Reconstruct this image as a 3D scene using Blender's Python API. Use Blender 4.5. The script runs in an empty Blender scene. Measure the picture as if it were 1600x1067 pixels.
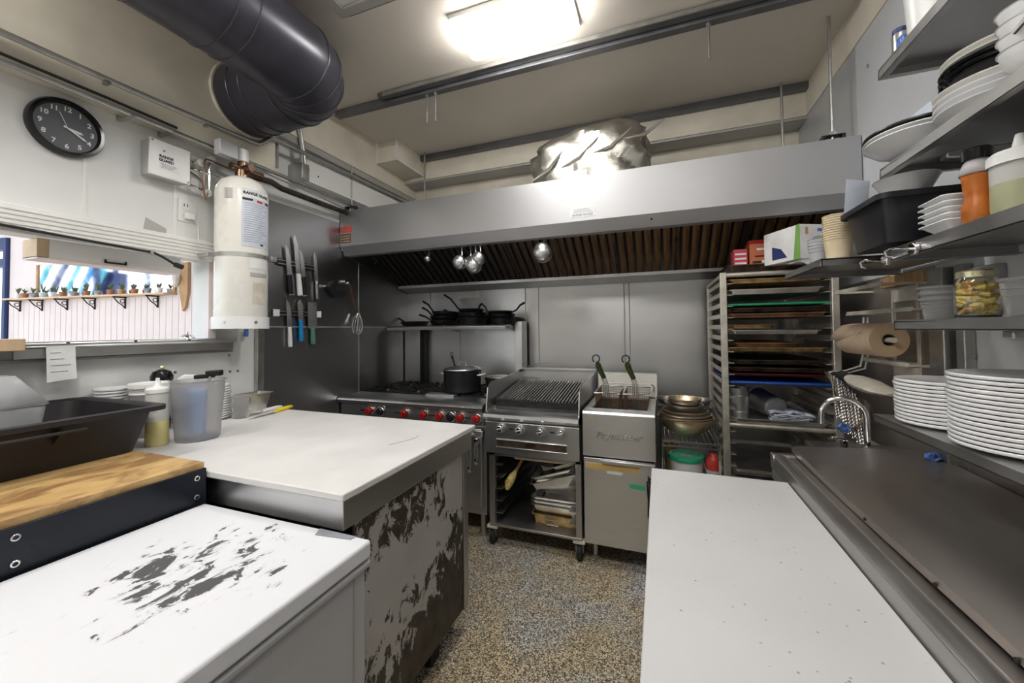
import bpy, bmesh, math, random
from mathutils import Vector, Matrix
rnd = random.Random(7)
PI = math.pi
scn = bpy.context.scene
COL = scn.collection

# ---------------------------------------------------------------- camera
cam = bpy.data.objects.new('camera', bpy.data.cameras.new('camera'))
COL.objects.link(cam)
YAW, PITCH, ROLL = 0.358708, 0.025670, -0.010235
fwd = Vector((-math.sin(YAW)*math.cos(PITCH), math.cos(YAW)*math.cos(PITCH), math.sin(PITCH)))
rgt = Vector((math.cos(YAW), math.sin(YAW), 0)); upv = rgt.cross(fwd)
r2 = math.cos(ROLL)*rgt + math.sin(ROLL)*upv; u2 = -math.sin(ROLL)*rgt + math.cos(ROLL)*upv
cam.matrix_world = Matrix(((r2.x, u2.x, -fwd.x, 0), (r2.y, u2.y, -fwd.y, 0), (r2.z, u2.z, -fwd.z, 1.4), (0, 0, 0, 1)))
cam.data.sensor_width = 36; cam.data.lens = 612.54*36/1600
cam.data.shift_y = -34.1/1600; cam.data.clip_start = 0.02
scn.camera = cam

# ---------------------------------------------------------------- world and exposure
w = bpy.data.worlds.new('world'); scn.world = w; w.use_nodes = True
w.node_tree.nodes['Background'].inputs[0].default_value = (0.86, 0.93, 1.0, 1)
w.node_tree.nodes['Background'].inputs[1].default_value = 1.6
vs = scn.view_settings
vs.view_transform = 'Standard'; vs.look = 'None'; vs.gamma = 1; vs.use_curve_mapping = False
vs.exposure = 0.98
LAMP_POWER = 15.0      # emission of the ceiling lamp diffusers

# ---------------------------------------------------------------- materials
def nd(nt, t, **k):
    n = nt.nodes.new(t)
    for a, v in k.items(): setattr(n, a, v)
    return n
def mix_rgb(nt, fac, a, b, blend='MIX'):
    m = nd(nt, 'ShaderNodeMix', data_type='RGBA', blend_type=blend)
    for s, v in ((0, fac), (6, a), (7, b)):
        if isinstance(v, (int, float)): m.inputs[s].default_value = v
        elif isinstance(v, tuple): m.inputs[s].default_value = (*v, 1)
        else: nt.links.new(v, m.inputs[s])
    return m.outputs[2]
def ramp(nt, src, stops, interp='LINEAR'):
    r = nd(nt, 'ShaderNodeValToRGB'); cr = r.color_ramp; cr.interpolation = interp
    while len(cr.elements) < len(stops): cr.elements.new(0.5)
    for e, (p, c) in zip(cr.elements, stops):
        e.position = p; e.color = (*c, 1) if isinstance(c, tuple) else (c, c, c, 1)
    nt.links.new(src, r.inputs[0]); return r.outputs[0]
def coords(nt, scale=(1, 1, 1), kind='Object'):
    tc = nd(nt, 'ShaderNodeTexCoord'); mp = nd(nt, 'ShaderNodeMapping'); mp.inputs['Scale'].default_value = scale
    nt.links.new(tc.outputs[kind], mp.inputs[0]); return mp.outputs[0]
def noise(nt, vec, scale, detail=4, rough=.55, dist=0):
    n = nd(nt, 'ShaderNodeTexNoise'); nt.links.new(vec, n.inputs['Vector'])
    n.inputs['Scale'].default_value = scale; n.inputs['Detail'].default_value = detail
    n.inputs['Roughness'].default_value = rough; n.inputs['Distortion'].default_value = dist
    return n.outputs[0]
MATS = {}
def mat(name, col, rough=.5, metal=0.0, var=.08, scale=9, stretch=(1, 1, 1), rvar=.06, bump=0.0, bscale=60, trans=0.0, ior=1.45, emit=0.0, coat=0.0, alpha=1.0, sss=0.0, aniso=0.0):
    m = bpy.data.materials.new(name); m.use_nodes = True; nt = m.node_tree; b = nt.nodes['Principled BSDF']
    v = coords(nt, stretch); n = noise(nt, v, scale)
    d = tuple(max(0, c*(1-var*2)) for c in col); e = tuple(min(1, c*(1+var)) for c in col)
    nt.links.new(ramp(nt, n, [(.3, d), (.7, e)]), b.inputs['Base Color'])
    nt.links.new(ramp(nt, n, [(.3, max(0.02, rough-rvar)), (.7, min(1, rough+rvar))]), b.inputs['Roughness'])
    b.inputs['Metallic'].default_value = metal; b.inputs['IOR'].default_value = ior
    b.inputs['Transmission Weight'].default_value = trans; b.inputs['Coat Weight'].default_value = coat
    b.inputs['Alpha'].default_value = alpha
    if sss: b.inputs['Subsurface Weight'].default_value = sss; b.inputs['Subsurface Radius'].default_value = (.02, .02, .02)
    if emit: b.inputs['Emission Color'].default_value = (*col, 1); b.inputs['Emission Strength'].default_value = emit
    if aniso:
        tg = nd(nt, 'ShaderNodeTangent', direction_type='RADIAL', axis='Z'); nt.links.new(tg.outputs[0], b.inputs['Tangent'])
        b.inputs['Anisotropic'].default_value = aniso; b.inputs['Anisotropic Rotation'].default_value = .25
    if bump:
        bp = nd(nt, 'ShaderNodeBump'); bp.inputs['Strength'].default_value = bump; bp.inputs['Distance'].default_value = .004
        nt.links.new(noise(nt, v, bscale, 3), bp.inputs['Height']); nt.links.new(bp.outputs[0], b.inputs['Normal'])
    MATS[name] = m; return m
def bare(name):
    m = bpy.data.materials.new(name); m.use_nodes = True; MATS[name] = m
    return m, m.node_tree, m.node_tree.nodes['Principled BSDF']

# metals
mat('steel', (.66, .66, .66), .33, 1, .02, 3, (2, 2, 30), .02, aniso=.4)
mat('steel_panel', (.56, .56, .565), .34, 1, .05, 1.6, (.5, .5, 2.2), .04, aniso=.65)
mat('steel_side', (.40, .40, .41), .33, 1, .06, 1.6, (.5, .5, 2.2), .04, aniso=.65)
mat('steel_hood', (.47, .47, .48), .50, 1, .03, 1.2, (2, 1, 1), .04, aniso=.3)
mat('steel_worn', (.56, .52, .49), .40, 1, .09, 2.5, (1, .5, 1), .05, .03, 8)
mat('steel_dull', (.50, .49, .48), .42, 1, .05, 4, (1, 1, 1), .04)
mat('steel_shelf', (.46, .455, .45), .40, 1, .05, 4, (1, 3, 1), .04)
mat('chrome', (.82, .82, .83), .10, 1, .02)
mat('galv', (.52, .52, .50), .38, 1, .10, 14)
mat('alu_cream', (.70, .66, .58), .42, .75, .10, 18)
mat('alu_pan', (.74, .72, .69), .38, 1, .12, 10)
mat('pan_baked', (.55, .38, .16), .40, .7, .30, 16)
mat('basket_wire', (.26, .17, .11), .45, .7, .3, 14)
mat('pan_burnt', (.10, .07, .05), .50, .5, .40, 14)
mat('brass_bowl', (.86, .72, .52), .38, 1, .10, 8)
mat('cast_iron', (.020, .020, .021), .55, .3, .3, 20, bump=.2)
mat('pan_black', (.018, .018, .020), .38, .4, .3, 20)
mat('pan_spatter', (.05, .042, .03), .40, .4, .8, 45)
mat('copper', (.26, .16, .11), .32, 1, .1)
mat('iron_pipe', (.075, .06, .05), .5, .6, .3, 12)
mat('rust_rail', (.30, .16, .09), .6, .5, .3, 12)
mat('foil', (.60, .58, .53), .34, 1, .10, 12, bump=.5, bscale=35)
mat('knife_steel', (.72, .72, .73), .42, 1, .08)
# paints and plastics
mat('wall_white', (.74, .745, .73), .5, 0, .04, 2, bump=.04, bscale=12)
mat('wall_lower', (.62, .61, .58), .5, 0, .06, 2)
mat('ceiling_cream', (.63, .58, .51), .55, 0, .05, .9)
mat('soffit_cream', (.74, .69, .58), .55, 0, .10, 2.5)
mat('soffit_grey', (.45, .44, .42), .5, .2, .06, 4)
mat('wall_grey', (.52, .53, .54), .42, .25, .06, 2)
mat('wall_pale', (.64, .66, .69), .45, .15, .05, 2)
mat('trim_white', (.80, .79, .76), .45, 0, .03, 4)
mat('dining_pink', (.80, .70, .68), .6, 0, .03, 3)
mat('duct_black', (.052, .051, .066), .34, .25, .10, 5)
mat('beam_grey', (.20, .20, .21), .45, .7, .1, 6)
mat('black_plastic', (.016, .016, .020), .38, 0, .2, 10)
mat('black_bin', (.020, .018, .020), .50, 0, .2, 6, rvar=.1)
mat('black_gloss', (.010, .010, .011), .12, 0, .1)
mat('black_rubber', (.022, .022, .024), .7, 0, .2)
mat('navy_panel', (.012, .015, .024), .30, .2, .2, 3)
mat('white_plastic', (.80, .80, .79), .35, 0, .03)
mat('white_ceramic', (.84, .84, .84), .14, 0, .015, coat=.3)
mat('cream_enamel', (.82, .80, .74), .28, 0, .03, 4, coat=.2)
mat('slab_white', (.74, .725, .715), .42, 0, .05, 4, rvar=.04)
mat('freezer_side', (.50, .505, .52), .35, 0, .03, 3)
mat('offwhite_old', (.66, .61, .52), .5, 0, .12, 14)
mat('red_knob', (.42, .012, .010), .28, 0, .1, coat=.4)
mat('red', (.50, .04, .03), .4)
mat('maroon', (.13, .012, .018), .45)
mat('red_pale', (.62, .12, .09), .45)
mat('pinkred', (.60, .07, .10), .45)
mat('orange_card', (.58, .17, .07), .5)
mat('green_board', (.02, .30, .13), .45)
mat('green_lid', (.02, .34, .18), .4)
mat('green_tape', (.06, .50, .26), .5)
mat('green_card', (.22, .42, .10), .5)
mat('blue_board', (.02, .09, .46), .4)
mat('blue_plastic', (.02, .25, .60), .35)
mat('blue_pale', (.25, .42, .78), .3)
mat('blue_film', (.10, .22, .62), .25, 0, .6, 40)
mat('teal', (.10, .52, .62), .5)
mat('navy', (.03, .05, .16), .5)
mat('green_handle', (.10, .25, .17), .45)
mat('olive_grip', (.06, .08, .02), .5)
mat('yellow_handle', (.80, .62, .03), .38)
mat('yellow_tape', (.62, .42, .14), .55)
mat('kraft', (.66, .50, .36), .8, 0, .05, 30)
mat('kraft_core', (.30, .21, .13), .85)
mat('cup_cream', (.74, .62, .42), .6)
mat('paper', (.82, .82, .82), .7)
mat('paper_blue', (.62, .67, .76), .7)
mat('cloth_grey', (.42, .45, .52), .9, 0, .4, 30, bump=.4)
mat('wood', (.48, .28, .13), .55, 0, .2, 4, (1, 8, 1))
mat('wood_pale', (.66, .48, .30), .55, 0, .15, 4, (1, 8, 1))
mat('bristle', (.72, .55, .20), .8, 0, .2, 40)
mat('ink', (.02, .02, .02), .6)
mat('ink_grey', (.30, .31, .34), .6)
mat('clock_face', (.11, .115, .13), .45)
mat('glass', (1, 1, 1), .02, 0, 0, trans=1.0, ior=1.45)
mat('clear_plastic', (.86, .87, .89), .16, 0, .02, trans=.62, ior=1.2)
mat('frost_plastic', (.84, .835, .83), .36, 0, .03, trans=.88, ior=1.2)
mat('bottle_plastic', (.90, .90, .86), .32, 0, .02, trans=.55, ior=1.2)
mat('oil', (.74, .66, .30), .3, 0, .15, 5)
mat('oil_green', (.44, .45, .28), .3, 0, .15, 5)
mat('sauce_orange', (.46, .13, .02), .3, 0, .2, 20)
mat('pepper_yellow', (.95, .76, .20), .4, 0, .08, 30)
mat('pepper_green', (.90, .70, .18), .4, 0, .08, 30)
mat('pepper_orange', (.85, .45, .12), .4, 0, .3, 30)
mat('lid_gold', (.72, .66, .42), .3, .8)
mat('bag_black', (.012, .012, .014), .25, 0, .2)
mat('terracotta', (.42, .17, .09), .7)
mat('leaf', (.12, .17, .09), .6, 0, .3, 30)
mat('iron_bracket', (.035, .035, .035), .6, .4)
mat('mirror', (.92, .93, .95), .01, 1, 0)
mat('mesh_chain', (.60, .58, .55), .35, 1, .1)
mat('mesh_strainer', (.42, .36, .30), .45, .8, .2, 60)

def m_lamp():
    m, nt, b = bare('lamp_diffuser')
    b.inputs['Base Color'].default_value = (1, 1, 1, 1)
    b.inputs['Emission Color'].default_value = (1.0, .985, .955, 1); b.inputs['Emission Strength'].default_value = LAMP_POWER
m_lamp()
def m_floor():
    m, nt, b = bare('floor_pebble'); v = coords(nt)
    vo = nd(nt, 'ShaderNodeTexVoronoi'); nt.links.new(v, vo.inputs['Vector']); vo.inputs['Scale'].default_value = 230
    sx = nd(nt, 'ShaderNodeSeparateColor'); nt.links.new(vo.outputs['Color'], sx.inputs[0])
    c = ramp(nt, sx.outputs[0], [(0, (.045, .043, .04)), (.18, (.13, .125, .115)), (.38, (.32, .31, .29)), (.60, (.54, .53, .50)), (.82, (.80, .79, .76))], 'CONSTANT')
    n = noise(nt, v, 2.3, 5, .6, .4)
    tint = ramp(nt, n, [(.36, (1.0, 1.0, 1.0)), (.56, (1.06, .90, .64)), (.72, (1.0, .80, .52))])
    c2 = mix_rgb(nt, 1.0, c, tint, 'MULTIPLY')
    n2 = noise(nt, v, 5, 6, .65, 1.2)
    c3 = mix_rgb(nt, ramp(nt, n2, [(.60, 0.0), (.72, .55)]), c2, (.46, .38, .27))
    nt.links.new(c3, b.inputs['Base Color'])
    nt.links.new(ramp(nt, n2, [(.3, .35), (.7, .7)]), b.inputs['Roughness'])
    bp = nd(nt, 'ShaderNodeBump'); bp.inputs['Strength'].default_value = .35; bp.inputs['Distance'].default_value = .002
    nt.links.new(vo.outputs['Distance'], bp.inputs['Height']); nt.links.new(bp.outputs[0], b.inputs['Normal'])
m_floor()
def mrange(nt, src, a, b, c, d):
    g = nd(nt, 'ShaderNodeMapRange'); nt.links.new(src, g.inputs[0])
    for i, q in zip((1, 2, 3, 4), (a, b, c, d)): g.inputs[i].default_value = q
    return g.outputs[0]
def mth(nt, op, a, b):
    m = nd(nt, 'ShaderNodeMath', operation=op)
    for i, v in enumerate((a, b)):
        if isinstance(v, (int, float)): m.inputs[i].default_value = v
        else: nt.links.new(v, m.inputs[i])
    return m.outputs[0]
def m_peel():
    # grey paint flaked off a dark brown board: a low jagged field and a scuffed band below the worktop
    m, nt, b = bare('peeled_paint'); v = coords(nt, (1, 1.15, .8), 'Object')
    n = noise(nt, v, 12, 10, .70, .7)
    tc = nd(nt, 'ShaderNodeTexCoord'); sep = nd(nt, 'ShaderNodeSeparateXYZ'); nt.links.new(tc.outputs['Object'], sep.inputs[0])
    Y, Z = sep.outputs[1], sep.outputs[2]
    zz = mth(nt, 'SUBTRACT', Z, mth(nt, 'MULTIPLY', mrange(nt, Y, -.1, .32, 0, 1), .20))
    low = mrange(nt, zz, .15, .52, .19, -.12)
    up = mth(nt, 'MULTIPLY', mrange(nt, Z, .56, .70, 0, .19), mrange(nt, Y, .10, .28, 1, 0))
    f = ramp(nt, mth(nt, 'ADD', n, mth(nt, 'ADD', low, up)), [(.545, 0.0), (.555, 1.0)])
    st = coords(nt, (1, 2.0, 40)); sc = noise(nt, st, 3, 6, .7); f2 = ramp(nt, sc, [(.69, 0.0), (.71, .6)])
    dark = ramp(nt, noise(nt, v, 16), [(.3, (.020, .016, .012)), (.7, (.075, .055, .038))])
    grey = ramp(nt, noise(nt, v, 3), [(.3, (.40, .38, .36)), (.7, (.50, .48, .46))])
    c = mix_rgb(nt, f, grey, dark); c = mix_rgb(nt, f2, c, dark)
    nt.links.new(c, b.inputs['Base Color']); b.inputs['Roughness'].default_value = .55
    bp = nd(nt, 'ShaderNodeBump', invert=True); bp.inputs['Strength'].default_value = .5; bp.inputs['Distance'].default_value = .002
    nt.links.new(f, bp.inputs['Height']); nt.links.new(bp.outputs[0], b.inputs['Normal'])
m_peel()
def m_lid():
    # white enamel worn through to grey metal in torn patches around the middle of the lid
    m, nt, b = bare('worn_lid'); tc = nd(nt, 'ShaderNodeTexCoord')
    mp = nd(nt, 'ShaderNodeMapping'); nt.links.new(tc.outputs['Object'], mp.inputs[0])
    mp.inputs['Rotation'].default_value = (0, 0, -.25); mp.inputs['Scale'].default_value = (1.5, .85, 1)
    n = noise(nt, mp.outputs[0], 16, 8, .64, .7)
    ln = nd(nt, 'ShaderNodeVectorMath', operation='LENGTH'); mp2 = nd(nt, 'ShaderNodeMapping'); nt.links.new(tc.outputs['Object'], mp2.inputs[0])
    mp2.inputs['Location'].default_value = (-.05, -.10, 0); mp2.inputs['Scale'].default_value = (2.2, 2.2, 0); nt.links.new(mp2.outputs[0], ln.inputs[0])
    msk = mrange(nt, ln.outputs['Value'], .22, .80, .06, -.22)
    s = mth(nt, 'ADD', n, msk)
    f = ramp(nt, s, [(.575, 0.0), (.588, 1.0)])
    f3 = ramp(nt, s, [(.52, 0.0), (.575, .35)])
    base = mix_rgb(nt, f3, (.76, .77, .81), (.50, .51, .53))
    nt.links.new(mix_rgb(nt, f, base, (.085, .087, .092)), b.inputs['Base Color'])
    b.inputs['Roughness'].default_value = .42
    bp = nd(nt, 'ShaderNodeBump', invert=True); bp.inputs['Strength'].default_value = .3; bp.inputs['Distance'].default_value = .001
    nt.links.new(f, bp.inputs['Height']); nt.links.new(bp.outputs[0], b.inputs['Normal'])
m_lid()
def m_quartz():
    m, nt, b = bare('quartz_speck'); v = coords(nt)
    vo = nd(nt, 'ShaderNodeTexVoronoi'); nt.links.new(v, vo.inputs['Vector']); vo.inputs['Scale'].default_value = 38
    f = ramp(nt, vo.outputs['Distance'], [(.07, 1.0), (.11, 0.0)])
    n = ramp(nt, noise(nt, v, 11), [(.42, 0.0), (.52, .8)])
    mm = nd(nt, 'ShaderNodeMath', operation='MULTIPLY'); nt.links.new(f, mm.inputs[0]); nt.links.new(n, mm.inputs[1])
    base = ramp(nt, noise(nt, v, 3), [(.3, (.60, .598, .607)), (.7, (.65, .648, .657))])
    nt.links.new(mix_rgb(nt, mm.outputs[0], base, (.20, .19, .20)), b.inputs['Base Color']); b.inputs['Roughness'].default_value = .33
m_quartz()
def m_block():
    m, nt, b = bare('butcher_block'); v = coords(nt, (1, .25, 1))
    a = ramp(nt, noise(nt, v, 26, 5, .6, .6), [(.3, (.50, .31, .12)), (.7, (.66, .45, .20))])
    s = ramp(nt, noise(nt, coords(nt, (2.2, 1, 1)), 4.5, 5, .6, .8), [(.44, 0.0), (.58, .85)])
    nt.links.new(mix_rgb(nt, s, a, (.24, .115, .045)), b.inputs['Base Color']); b.inputs['Roughness'].default_value = .42
m_block()
def m_baffle():
    # cooked-on grease, thickest and brownest over the fryer side of the hood
    m, nt, b = bare('greasy_baffle'); tc = nd(nt, 'ShaderNodeTexCoord'); mp = nd(nt, 'ShaderNodeMapping'); nt.links.new(tc.outputs['Object'], mp.inputs[0])
    mp.inputs['Scale'].default_value = (9, 1.4, 1.4); n = noise(nt, mp.outputs[0], 2, 6, .6)
    oi = nd(nt, 'ShaderNodeObjectInfo'); sep = nd(nt, 'ShaderNodeSeparateXYZ'); nt.links.new(oi.outputs['Location'], sep.inputs[0])
    g = ramp(nt, sep.outputs[0], [(0, 0.0), (1, 1.0)]); mr = nd(nt, 'ShaderNodeMapRange'); nt.links.new(sep.outputs[0], mr.inputs[0])
    mr.inputs[1].default_value = -1.4; mr.inputs[2].default_value = 0.0
    ad = nd(nt, 'ShaderNodeMath', operation='MULTIPLY'); nt.links.new(mr.outputs[0], ad.inputs[0])
    nt.links.new(ramp(nt, n, [(.35, 0.25), (.65, 1.0)]), ad.inputs[1])
    nt.links.new(mix_rgb(nt, ad.outputs[0], (.070, .062, .060), (.80, .43, .17)), b.inputs['Base Color'])
    b.inputs['Metallic'].default_value = .65; b.inputs['Roughness'].default_value = .40
m_baffle()

# ---------------------------------------------------------------- mesh building
WM = {}
class MB:
    def __init__(s): s.v = []; s.f = []
    def add(s, vs, fs):
        o = len(s.v); s.v += [Vector(p) for p in vs]; s.f += [tuple(i+o for i in f) for f in fs]; return s
    def box(s, x0, y0, z0, x1, y1, z1):
        x0, x1 = sorted((x0, x1)); y0, y1 = sorted((y0, y1)); z0, z1 = sorted((z0, z1))
        return s.add([(x0, y0, z0), (x1, y0, z0), (x1, y1, z0), (x0, y1, z0), (x0, y0, z1), (x1, y0, z1), (x1, y1, z1), (x0, y1, z1)],
                     [(0, 3, 2, 1), (4, 5, 6, 7), (0, 1, 5, 4), (1, 2, 6, 5), (2, 3, 7, 6), (3, 0, 4, 7)])
    def bar(s, p0, p1, w, h, up=(0, 0, 1)):
        p0 = Vector(p0); p1 = Vector(p1); d = (p1-p0).normalized(); u = Vector(up)
        if abs(d.dot(u)) > .98: u = Vector((1, 0, 0))
        a = d.cross(u).normalized(); u = a.cross(d); a *= w/2; u = u*h/2
        return s.add([p0-a-u, p0+a-u, p0+a+u, p0-a+u, p1-a-u, p1+a-u, p1+a+u, p1-a+u],
                     [(0, 3, 2, 1)[::-1], (4, 5, 6, 7)[::-1], (0, 1, 5, 4)[::-1], (1, 2, 6, 5)[::-1], (2, 3, 7, 6)[::-1], (3, 0, 4, 7)[::-1]])
    def frame(s, d):
        d = Vector(d).normalized(); u = Vector((0, 0, 1)) if abs(d.z) < .95 else Vector((1, 0, 0))
        a = d.cross(u).normalized(); return a, a.cross(d)
    def cyl(s, p0, p1, r0, r1=None, n=16, caps=True):
        r1 = r0 if r1 is None else r1; p0 = Vector(p0); p1 = Vector(p1); a, b = s.frame(p1-p0); vs = []
        for p, r in ((p0, r0), (p1, r1)):
            vs += [p+(a*math.cos(2*PI*i/n)+b*math.sin(2*PI*i/n))*r for i in range(n)]
        fs = [(i, n+i, n+(i+1) % n, (i+1) % n) for i in range(n)]
        if caps: fs += [tuple(range(n)), tuple(range(2*n-1, n-1, -1))]
        return s.add(vs, fs)
    def tube(s, pts, r, n=8, closed=False):
        pts = [Vector(p) for p in pts]; m = len(pts); vs = []; prev = None
        for i, p in enumerate(pts):
            if closed: d = pts[(i+1) % m]-pts[i-1]
            else: d = pts[min(i+1, m-1)]-pts[max(i-1, 0)]
            d = d.normalized()
            if prev is None: a, b = s.frame(d)
            else:
                a = prev-d*prev.dot(d)
                a = a.normalized() if a.length > 1e-6 else s.frame(d)[0]
                b = a.cross(d)
            prev = a; rr = r[i] if isinstance(r, (list, tuple)) else r
            vs += [p+(a*math.cos(2*PI*k/n)+b*math.sin(2*PI*k/n))*rr for k in range(n)]
        fs = []
        for i in range(m if closed else m-1):
            j = (i+1) % m
            fs += [(i*n+k, j*n+k, j*n+(k+1) % n, i*n+(k+1) % n) for k in range(n)]
        if not closed: fs += [tuple(range(n)), tuple(range(m*n-1, (m-1)*n-1, -1))]
        return s.add(vs, fs)
    def lathe(s, prof, c=(0, 0, 0), n=28, sx=1, sy=1, arc=1.0):
        c = Vector(c); vs = []; fs = []; m = len(prof)
        for i in range(n):
            t = 2*PI*arc*i/n
            vs += [c+Vector((r*math.cos(t)*sx, r*math.sin(t)*sy, z)) for r, z in prof]
        for i in range(n):
            j = (i+1) % n
            for k in range(m-1):
                q = (i*m+k, j*m+k, j*m+k+1, i*m+k+1)
                fs.append(q)
        return s.add(vs, fs)
    def prism(s, poly, axis, a, b):
        n = len(poly)
        def P(u, v, w): return {'x': (w, u, v), 'y': (u, w, v), 'z': (u, v, w)}[axis]
        return s.add([P(u, v, a) for u, v in poly]+[P(u, v, b) for u, v in poly],
                     [tuple(range(n)), tuple(range(2*n-1, n-1, -1))]+[(i, n+i, n+(i+1) % n, (i+1) % n) for i in range(n)])
    def loft(s, rings, caps=True, closed=True):
        n = len(rings[0]); vs = [p for r in rings for p in r]; fs = []
        for i in range(len(rings)-1):
            for k in range(n if closed else n-1):
                fs.append((i*n+k, (i+1)*n+k, (i+1)*n+(k+1) % n, i*n+(k+1) % n))
        if caps: fs += [tuple(range(n)), tuple(range(len(vs)-1, len(vs)-n-1, -1))]
        return s.add(vs, fs)
    def xf(s, M, start=0):
        for i in range(start, len(s.v)): s.v[i] = M @ s.v[i]
        return s
    def build(s, name, m, parent=None, bevel=0.0, smooth=35, solid=0.0, seg=2, sub=0, kind=None, base=True):
        me = bpy.data.meshes.new(name); o = bpy.data.objects.new(name, me); COL.objects.link(o)
        if parent is not None:
            o.parent = parent; W = WM[parent.name]; inv = W.inverted(); vs = [inv @ p for p in s.v]; WM[o.name] = W
        else:
            lo = Vector([min(p[i] for p in s.v) for i in range(3)]); hi = Vector([max(p[i] for p in s.v) for i in range(3)])
            b = Vector(((lo.x+hi.x)/2, (lo.y+hi.y)/2, lo.z)) if base else Vector((0, 0, 0))
            vs = [p-b for p in s.v]; o.location = b; WM[o.name] = Matrix.Translation(b)
        me.from_pydata([tuple(p) for p in vs], [], s.f)
        bm = bmesh.new(); bm.from_mesh(me); bmesh.ops.remove_doubles(bm, verts=bm.verts, dist=1e-6); bmesh.ops.recalc_face_normals(bm, faces=bm.faces); bm.to_mesh(me); bm.free()
        me.materials.append(MATS[m])
        if smooth:
            me.polygons.foreach_set('use_smooth', [True]*len(me.polygons)); me.set_sharp_from_angle(angle=math.radians(smooth))
        if solid:
            q = o.modifiers.new('solid', 'SOLIDIFY'); q.thickness = solid; q.offset = 0
        if bevel:
            q = o.modifiers.new('bevel', 'BEVEL'); q.width = bevel; q.segments = seg; q.limit_method = 'ANGLE'; q.angle_limit = math.radians(40)
        if sub:
            q = o.modifiers.new('sub', 'SUBSURF'); q.levels = sub; q.render_levels = sub
        if kind: o['kind'] = kind
        return o
def tag(o, label, cat, group=None):
    o['label'] = label; o['category'] = cat
    if group: o['group'] = group
    return o
def thing(name, label, cat, loc=(0, 0, 0), rz=0.0, group=None):
    o = bpy.data.objects.new(name, None); COL.objects.link(o); o.location = loc; o.rotation_euler = (0, 0, rz)
    o.empty_display_size = .05
    WM[o.name] = Matrix.Translation(Vector(loc)) @ Matrix.Rotation(rz, 4, 'Z')
    return tag(o, label, cat, group)
def struct(o): o['kind'] = 'structure'; return o
def dup(src, loc=None, rot=None, label=None, group=None, scale=None):
    def rec(o, par):
        c = o.copy(); COL.objects.link(c); c.parent = par
        for k in [q for q in bpy.data.objects if q.parent == o and q != c]: rec(k, c)
        return c
    r = rec(src, None)
    if loc is not None: r.location = loc
    if rot is not None: r.rotation_euler = rot
    if scale is not None: r.scale = scale
    if label: r['label'] = label
    if group: r['group'] = group
    WM[r.name] = Matrix.LocRotScale(r.location, r.rotation_euler, r.scale)
    return r
def pose(o, loc=None, rot=None):
    if loc is not None: o.location = loc
    if rot is not None: o.rotation_euler = rot
    return o
def text(name, body, size, m, parent, M, depth=.0006, bold=0.0, spacing=1.0, shear=0.0, width=1.0):
    cu = bpy.data.curves.new('tmp', 'FONT'); cu.body = body; cu.size = size; cu.align_x = 'CENTER'; cu.align_y = 'CENTER'
    cu.extrude = depth; cu.offset = bold; cu.space_character = spacing; cu.shear = shear; cu.resolution_u = 3
    t = bpy.data.objects.new('tmp', cu); COL.objects.link(t)
    dg = bpy.context.evaluated_depsgraph_get(); me = bpy.data.meshes.new_from_object(t.evaluated_get(dg))
    bpy.data.objects.remove(t); me.name = name
    me.transform(WM[parent.name].inverted() @ M @ Matrix.Diagonal((width, 1, 1, 1)))
    me.materials.clear(); me.materials.append(MATS[m])
    o = bpy.data.objects.new(name, me); COL.objects.link(o); o.parent = parent; WM[o.name] = WM[parent.name]; return o
def face_mat(loc, right, up):
    r = Vector(right).normalized(); u = Vector(up).normalized(); n = r.cross(u)
    return Matrix(((r.x, u.x, n.x, loc[0]), (r.y, u.y, n.y, loc[1]), (r.z, u.z, n.z, loc[2]), (0, 0, 0, 1)))
def rrect(x0, y0, x1, y1, r, z, n=4):
    out = []
    for cx, cy, a in ((x1-r, y1-r, 0), (x0+r, y1-r, 1), (x0+r, y0+r, 2), (x1-r, y0+r, 3)):
        out += [Vector((cx+r*math.cos((a+i/n)*PI/2), cy+r*math.sin((a+i/n)*PI/2), z)) for i in range(n+1)]
    return out
def tray_mesh(wx, wy, h, taper=.012, rim=.012, r=.02, t=.0015):
    """open pan centred at the origin, base at z=0"""
    m = MB(); X, Y = wx/2, wy/2
    def R(d, z): return rrect(-X+d, -Y+d, X-d, Y-d, max(.004, r-d*.4), z)
    rg = [R(taper+rim, 0), R(rim, h-.003), R(0, h-.003), R(0, h), R(rim+t, h), R(taper+rim+t, t)]
    m.loft(rg); return m
ORD = ['first', 'second', 'third', 'fourth', 'fifth', 'sixth', 'seventh', 'eighth', 'ninth', 'tenth', 'eleventh', 'twelfth', 'thirteenth', 'fourteenth', 'fifteenth', 'sixteenth', 'seventeenth', 'eighteenth', 'nineteenth', 'twentieth']
def place(loc, rz=0, tilt=None):
    M = Matrix.Translation(Vector(loc)) @ Matrix.Rotation(rz, 4, 'Z')
    if tilt: M = M @ Matrix.Rotation(tilt[0], 4, 'X') @ Matrix.Rotation(tilt[1], 4, 'Y')
    return M

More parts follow.
